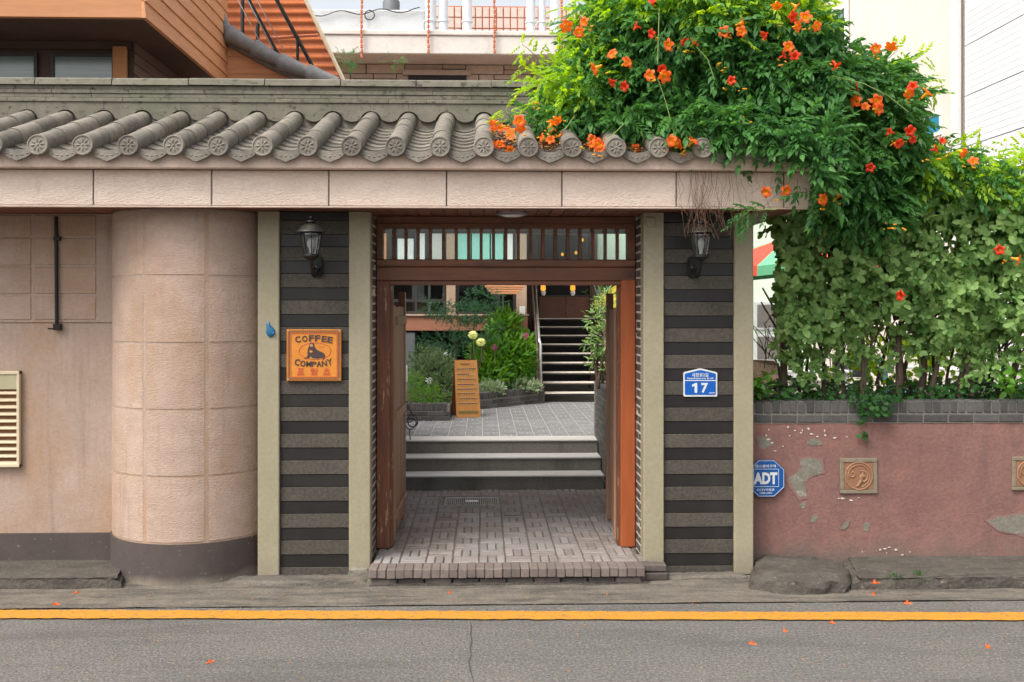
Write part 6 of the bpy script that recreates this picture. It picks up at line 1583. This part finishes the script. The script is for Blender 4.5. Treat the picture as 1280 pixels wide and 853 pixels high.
clump = .5+.5*np.sin(a*2.1+1)*np.sin(a*5.3); kp = nr.random_sample(n_) < .45+.55*clump
Pi = np.stack([a, yy_, zz_], 1)[kp]
scatter('ground_ivy', iv, Pi, nr.normal(size=(len(Pi), 3))*.6+[0, -.5, 0], nr.normal(size=(len(Pi), 3))*.35+[0, -.5, .9], nr.uniform(.035, .07, len(Pi)), M['leaf_ivy'], kind='stuff', label='dark green ivy and low plants along the top of the pink wall', category='ground cover')
# ivy trail hanging over the coping
q = []
for i in range(70):
    t = rng.random()**1.3; a_ = rng.gauss(1100, 15*(1-t*.6)); q.append(tuple(P(a_, 494+t*24, 7.62+rng.uniform(-.03, .02))))
for i in range(26): q.append(tuple(P(1078+rng.gauss(0, 2), 500+rng.uniform(0, 28), 7.66)))
for i in range(40): q.append(tuple(P(rng.uniform(1060, 1130), 492+rng.uniform(0, 10), 7.64)))
for i in range(6): q.append(tuple(P(1080+rng.gauss(0, 3), 541+rng.gauss(0, 1.5), 7.67)))
q = np.array(q); scatter('trailing_ivy', iv, q, nr.normal(size=(len(q), 3))*.4+[0, -.2, -.8], nr.normal(size=(len(q), 3))*.3+[0, -1, .4], nr.uniform(.03, .06, len(q)), M['leaf_ivy'], kind='stuff', label='ivy trailing over the dark brick coping of the pink wall', category='ivy')
# broad bright plants between the stems
for k_, (a, b, lb) in enumerate(((1085, 455, 'bright green leafy plant between the middle hedge stems'), (1160, 450, 'bright green leafy plant behind the central stems'), (1225, 420, 'bright leafy plant behind the right stems'), (948, 480, 'small green plant at the foot of the rightmost post'), (1262, 478, 'low leafy plant at the right end of the bed'))):
    t = thing('leafy_plant', (PX(a, 9.0), 9.0 if k_ < 3 else 8.0, 1.24), lb, 'plant')
    Yq = 9.0 if k_ < 3 else 7.85; nq = 240 if k_ < 3 else 60; sp = 22 if k_ < 3 else 10
    q = np.array([tuple(P(a+rng.gauss(0, sp), b+rng.gauss(0, sp*.8), Yq+rng.uniform(-.25, .25))) for _ in range(nq)])
    q[:, 2] = np.maximum(q[:, 2], 1.26)
    scatter('foliage', [leaflet(1, .5)], q, nr.normal(size=(nq, 3))*.7+[0, -.2, .3], nr.normal(size=(nq, 3))*.4+[0, -.6, .9], nr.uniform(.05, .10, nq), M['leaf_lime' if k_ < 3 else 'leaf_bush'], t, kind='stuff')
    MB().tube([(PX(a, Yq), Yq, 1.23), (PX(a, Yq)+.02, Yq, 1.5 if k_ < 3 else 1.36)], .008, 6).build('stem', M['stem'], t)

# ---- courtyard planting
def bush(name, label, ells, dens, temps, smin, smax, mat, droop=.1, stems=True, up=.4, base=None, cat='bush'):
    c = ells[0][0]; t = thing(name, (c[0], c[1], base or CZ+.16), label, cat)
    p, n = sample(ells, dens, .6); p[:, 2] = np.maximum(p[:, 2], (base or CZ+.16)+.01)
    D = n*.8+np.array([0, 0, up-droop])+nr.normal(size=(len(p), 3))*.4; U = n*.4+np.array([0, -.3, .9])+nr.normal(size=(len(p), 3))*.3
    scatter('foliage', temps, p, D, U, nr.uniform(smin, smax, len(p)), M[mat], t, kind='stuff')
    if stems:
        for k in range(5):
            e = ells[rng.randrange(len(ells))]; b0 = Vector((c[0]+rng.uniform(-.1, .1), c[1]+rng.uniform(-.1, .1), base or CZ+.12)); tgt = Vector(e[0])+Vector((rng.uniform(-.5, .5)*e[1][0], rng.uniform(-.5, .5)*e[1][1], rng.uniform(-.2, .5)*e[1][2]))
            MB().tube([b0, b0.lerp(tgt, .5)+Vector((rng.uniform(-.05, .05), 0, .05)), tgt], [.02, .015, .006], 6).build('stem', M['stem'], t, smooth=True)
    return t
lf = [leaflet(1, .36, .12, .2), leaflet(1, .3, .15, .3)]
fr = [compound(20+i, 5, 1, .3, .26, .25, False) for i in range(3)]
bush('dark_maple', 'dark fine-leaved maple spreading in tiers before the cafe windows', [ell(580, 392, 14.9, 36, 8, .45), ell(560, 428, 14.8, 34, 11, .35), ell(603, 374, 15.0, 26, 12, .3), ell(545, 442, 14.7, 24, 9, .3), ell(545, 384, 15, 18, 6, .25), ell(598, 412, 14.9, 28, 9, .3)], 300, fr, .07, .13, 'leaf_dark', .35, up=.15, cat='tree')
bush('flowering_bush', 'dense bright green bush with pink flowers left of the stair', [ell(640, 455, 15.6, 28, 38, .5), ell(612, 447, 15.5, 24, 28, .4), ell(655, 445, 15.6, 13, 28, .3), ell(615, 470, 15.2, 24, 26, .35), ell(630, 410, 15.7, 20, 22, .3)], 560, lf, .08, .15, 'leaf_bush', .1, up=.6)
bush('feathery_shrub', 'loose grey-green shrub left of the menu board', [ell(545, 465, 14.0, 26, 26, .35), ell(530, 485, 13.8, 20, 20, .3), ell(556, 485, 13.7, 14, 22, .2), ell(525, 455, 14.2, 14, 20, .2)], 700, fr+lf, .05, .10, 'leaf_olive', .1, up=.7)
bush('fern_clump', 'light green ferny plants at the left planter edge', [ell(535, 494, 13.2, 22, 7, .18), ell(516, 482, 13.2, 7, 18, .12)], 700, fr, .06, .11, 'leaf_bush', .2, False, .5)
bush('white_edged_groundcover', 'pale white-edged ground cover along the middle planter edge', [ell(645, 484, 15.25, 32, 9, .25), ell(614, 488, 14.75, 16, 9, .18)], 1100, [leaflet(1, .45)], .05, .09, 'leaf_pale', 0, False, .8)
bush('young_tree', 'young light green tree in the brick planter by the steps', [ell(752, 425, 11.0, 14, 20, .2), ell(745, 398, 11.0, 12, 16, .2), ell(765, 440, 11.0, 18, 30, .25), ell(738, 430, 11.1, 8, 10, .12), ell(757, 380, 11.2, 14, 18, .25), ell(745, 452, 11, 12, 10, .15)], 420, lf, .04, .08, 'leaf_hedge', .1, base=1.15, cat='tree')
MB().tube([P(764, 486, 10.9), P(760, 460, 10.9), P(757, 430, 10.95), P(755, 400, 11)], [.03, .027, .02, .012], 8).build('trunk', M['stem_pale'], [o for o in bpy.data.objects if o.name.startswith('young_tree')][0], smooth=True)
bush('evergreen_hedge', 'dark green foliage beyond the yellow parasol and stair', [ell(775, 380, 19, 40, 40, .8), ell(800, 430, 19, 60, 50, .8)], 120, lf, .14, .24, 'leaf_olive', cat='hedge')
# hydrangea heads and pink flowers
def head(px, py, Y, r, mat, label, nm, cat, n=90):
    c = np.array(P(px, py, Y)); u = nr.normal(size=(n, 3)); u /= np.linalg.norm(u, axis=1)[:, None]; t = thing(nm, tuple(c-[0, 0, r]), label, cat)
    D = np.cross(u, nr.normal(size=(n, 3))); scatter('petals', [leaflet(1, .8, 0, .1)], c+u*r*[1, .8, .9]*nr.uniform(.85, 1.1, (n, 1)), D, u+nr.normal(size=(n, 3))*.5, nr.uniform(.3, .45, n)*r, M[mat], t, kind='stuff')
    MB().tube([tuple(c), tuple(c+np.array([.02, .1, -.3]))], .006, 5).build('stem', M['shoot'], t)
head(591, 419, 14.4, .062, 'hydrangea', 'pale yellow-green hydrangea head, the upper left one', 'hydrangea_head', 'flower', 260); head(601, 428, 14.35, .062, 'hydrangea', 'pale yellow-green hydrangea head, the lower right one', 'hydrangea_head', 'flower', 260)
head(618, 434.5, 14.9, .05, 'pink_flower', 'pink flower head low on the bright bush', 'pink_flower_head', 'flower', 60); head(657, 419.5, 15.1, .05, 'pink_flower', 'magenta flower head near the stair handrail', 'pink_flower_head', 'flower', 60)
for k_, (a, b) in enumerate(((536.5, 476), (557.5, 442.5))):
    head(a, b, 13.5, .035 if k_ else .05, 'white_fl', ('small white flower above the menu board', 'white flower cluster in the grey-green shrub')[1-k_], 'white_flower', 'flower', 40) if 'white_fl' in M else None
M['white_fl'] = leafmat('white_petal', (.7, .72, .68), (.8, .8, .78), .2)
head(536.5, 476, 13.4, .045, 'white_fl', 'white flower cluster in the grey-green shrub', 'white_flower', 'flower', 40); head(557.5, 442.5, 13.7, .03, 'white_fl', 'small white flower above the menu board', 'white_flower', 'flower', 30)
# fern fronds beside the corrugated awning
bush('roof_fern', 'dark green sprigs hanging beside the orange awning', [ell(434, 72, 18, 14, 4, .2), ell(500, 76, 18.6, 14, 1, .12)], 110, fr, .14, .22, 'leaf_vine', .3, False, .0, base=6, cat='plant')

# ---- fallen flowers and bits on the ground
FG = [(562, 740.5, 1.0, 'fallen orange flower on the gutter before the gateway'), (67, 755, .8, 'fallen red petal on the gutter near the left kerb slab'), (95, 740, .5, 'small yellow leaf beside the left kerb slab'),
      (1091, 742, 1.0, 'fallen orange flower right of the concrete mound'), (1093, 726, .8, 'orange petal on top of the right kerb'), (980, 787, .7, 'fallen orange petal beyond the yellow line, right of the gate'), (940, 803, .6, 'fallen red petal on the asphalt below the right post'),
      (1134, 752, .7, 'orange petal by the yellow line on the right'), (1040, 777, .5, 'orange petal at the yellow line edge below the mound'), (1232, 807, .6, 'pale pinkish petal on the asphalt near the right corner'), (262, 826, .5, 'dried petal on the asphalt at lower left')]
for a, b, s_, lb in FG:
    z = .012 if b > 762 else (.10 if lb.startswith('orange petal on top') else .016); p = onroad(a, b, z)
    t = thing('fallen_flower', tuple(p), lb, 'fallen flower', 'fallen flowers in the street')
    mesh_ = npmesh('petal', *(lambda v, t_: (v*s_*np.array([1, .5, .5]), t_))(*trumpet(3)), M['petal'])
    o = put('petal', mesh_, t, p+Vector((0, 0, .008)), (1.3+rng.uniform(-.3, .3), 0, rng.uniform(0, 3)))
q = []
for i in range(420):
    r_ = rng.random()
    if r_ < .4: a, b, z = rng.uniform(0, 1280), rng.uniform(736, 762), .013
    elif r_ < .6: a, b, z = rng.uniform(700, 775), rng.uniform(615, 660), FZ+.004
    else: a, b, z = rng.uniform(0, 1280), rng.uniform(778, 853), .003
    q.append(tuple(onroad(a, b, z)))
q = np.array(q); scatter('ground_litter', [lt_v], q, nr.normal(size=(len(q), 3))*[1, 1, .05], np.array([[0, 0, 1.]]*len(q))+nr.normal(size=(len(q), 3))*.15, nr.uniform(.008, .025, len(q)), M['litter'], kind='stuff', label='scattered tiny dry leaf bits on the street and gateway bricks', category='leaf litter')
gv = MB().add([(1, 0, 0), (-.9, .2, 0), (.1, 1, .1), (0, -.8, -.1), (0, .1, .7), (.1, 0, -.5)], [(0,2,4), (2,1,4), (1,3,4), (3,0,4), (2,0,5), (1,2,5), (3,1,5), (0,3,5)])
gt = (np.array(gv.v), np.array(gv.f)); q = []
for i in range(2600):
    b = rng.choice([rng.gauss(760, 2.5), rng.gauss(742, 5), rng.uniform(726, 765), rng.gauss(730, 3)])
    if b < 722: continue
    q.append(tuple(onroad(rng.uniform(0, 1280), b, .012)))
q = np.array(q); scatter('grit', [gt], q, nr.normal(size=(len(q), 3)), nr.normal(size=(len(q), 3)), nr.uniform(.0015, .0055, len(q)), M['cement'], kind='stuff', label='loose grit and small stones along the gutter', category='grit')
# grass tufts at the wall foot
for k_, (a, b, lb) in enumerate(((1116, 722, 'small weed tuft growing on the right kerb'), (1147, 719, 'tiny weed tuft further right on the kerb'))):
    p = onroad(a, b, .09); t = thing('weed_tuft', tuple(p), lb, 'weed')
    q = np.array([tuple(p)]*26)+nr.normal(size=(26, 3))*[.025, .02, 0]
    scatter('blades', [leaflet(1, .12)], q, nr.normal(size=(26, 3))*.6+[0, 0, .8], nr.normal(size=(26, 3))+[0, -1, 0], nr.uniform(.03, .06, 26), M['leaf_ivy'], t, kind='stuff')
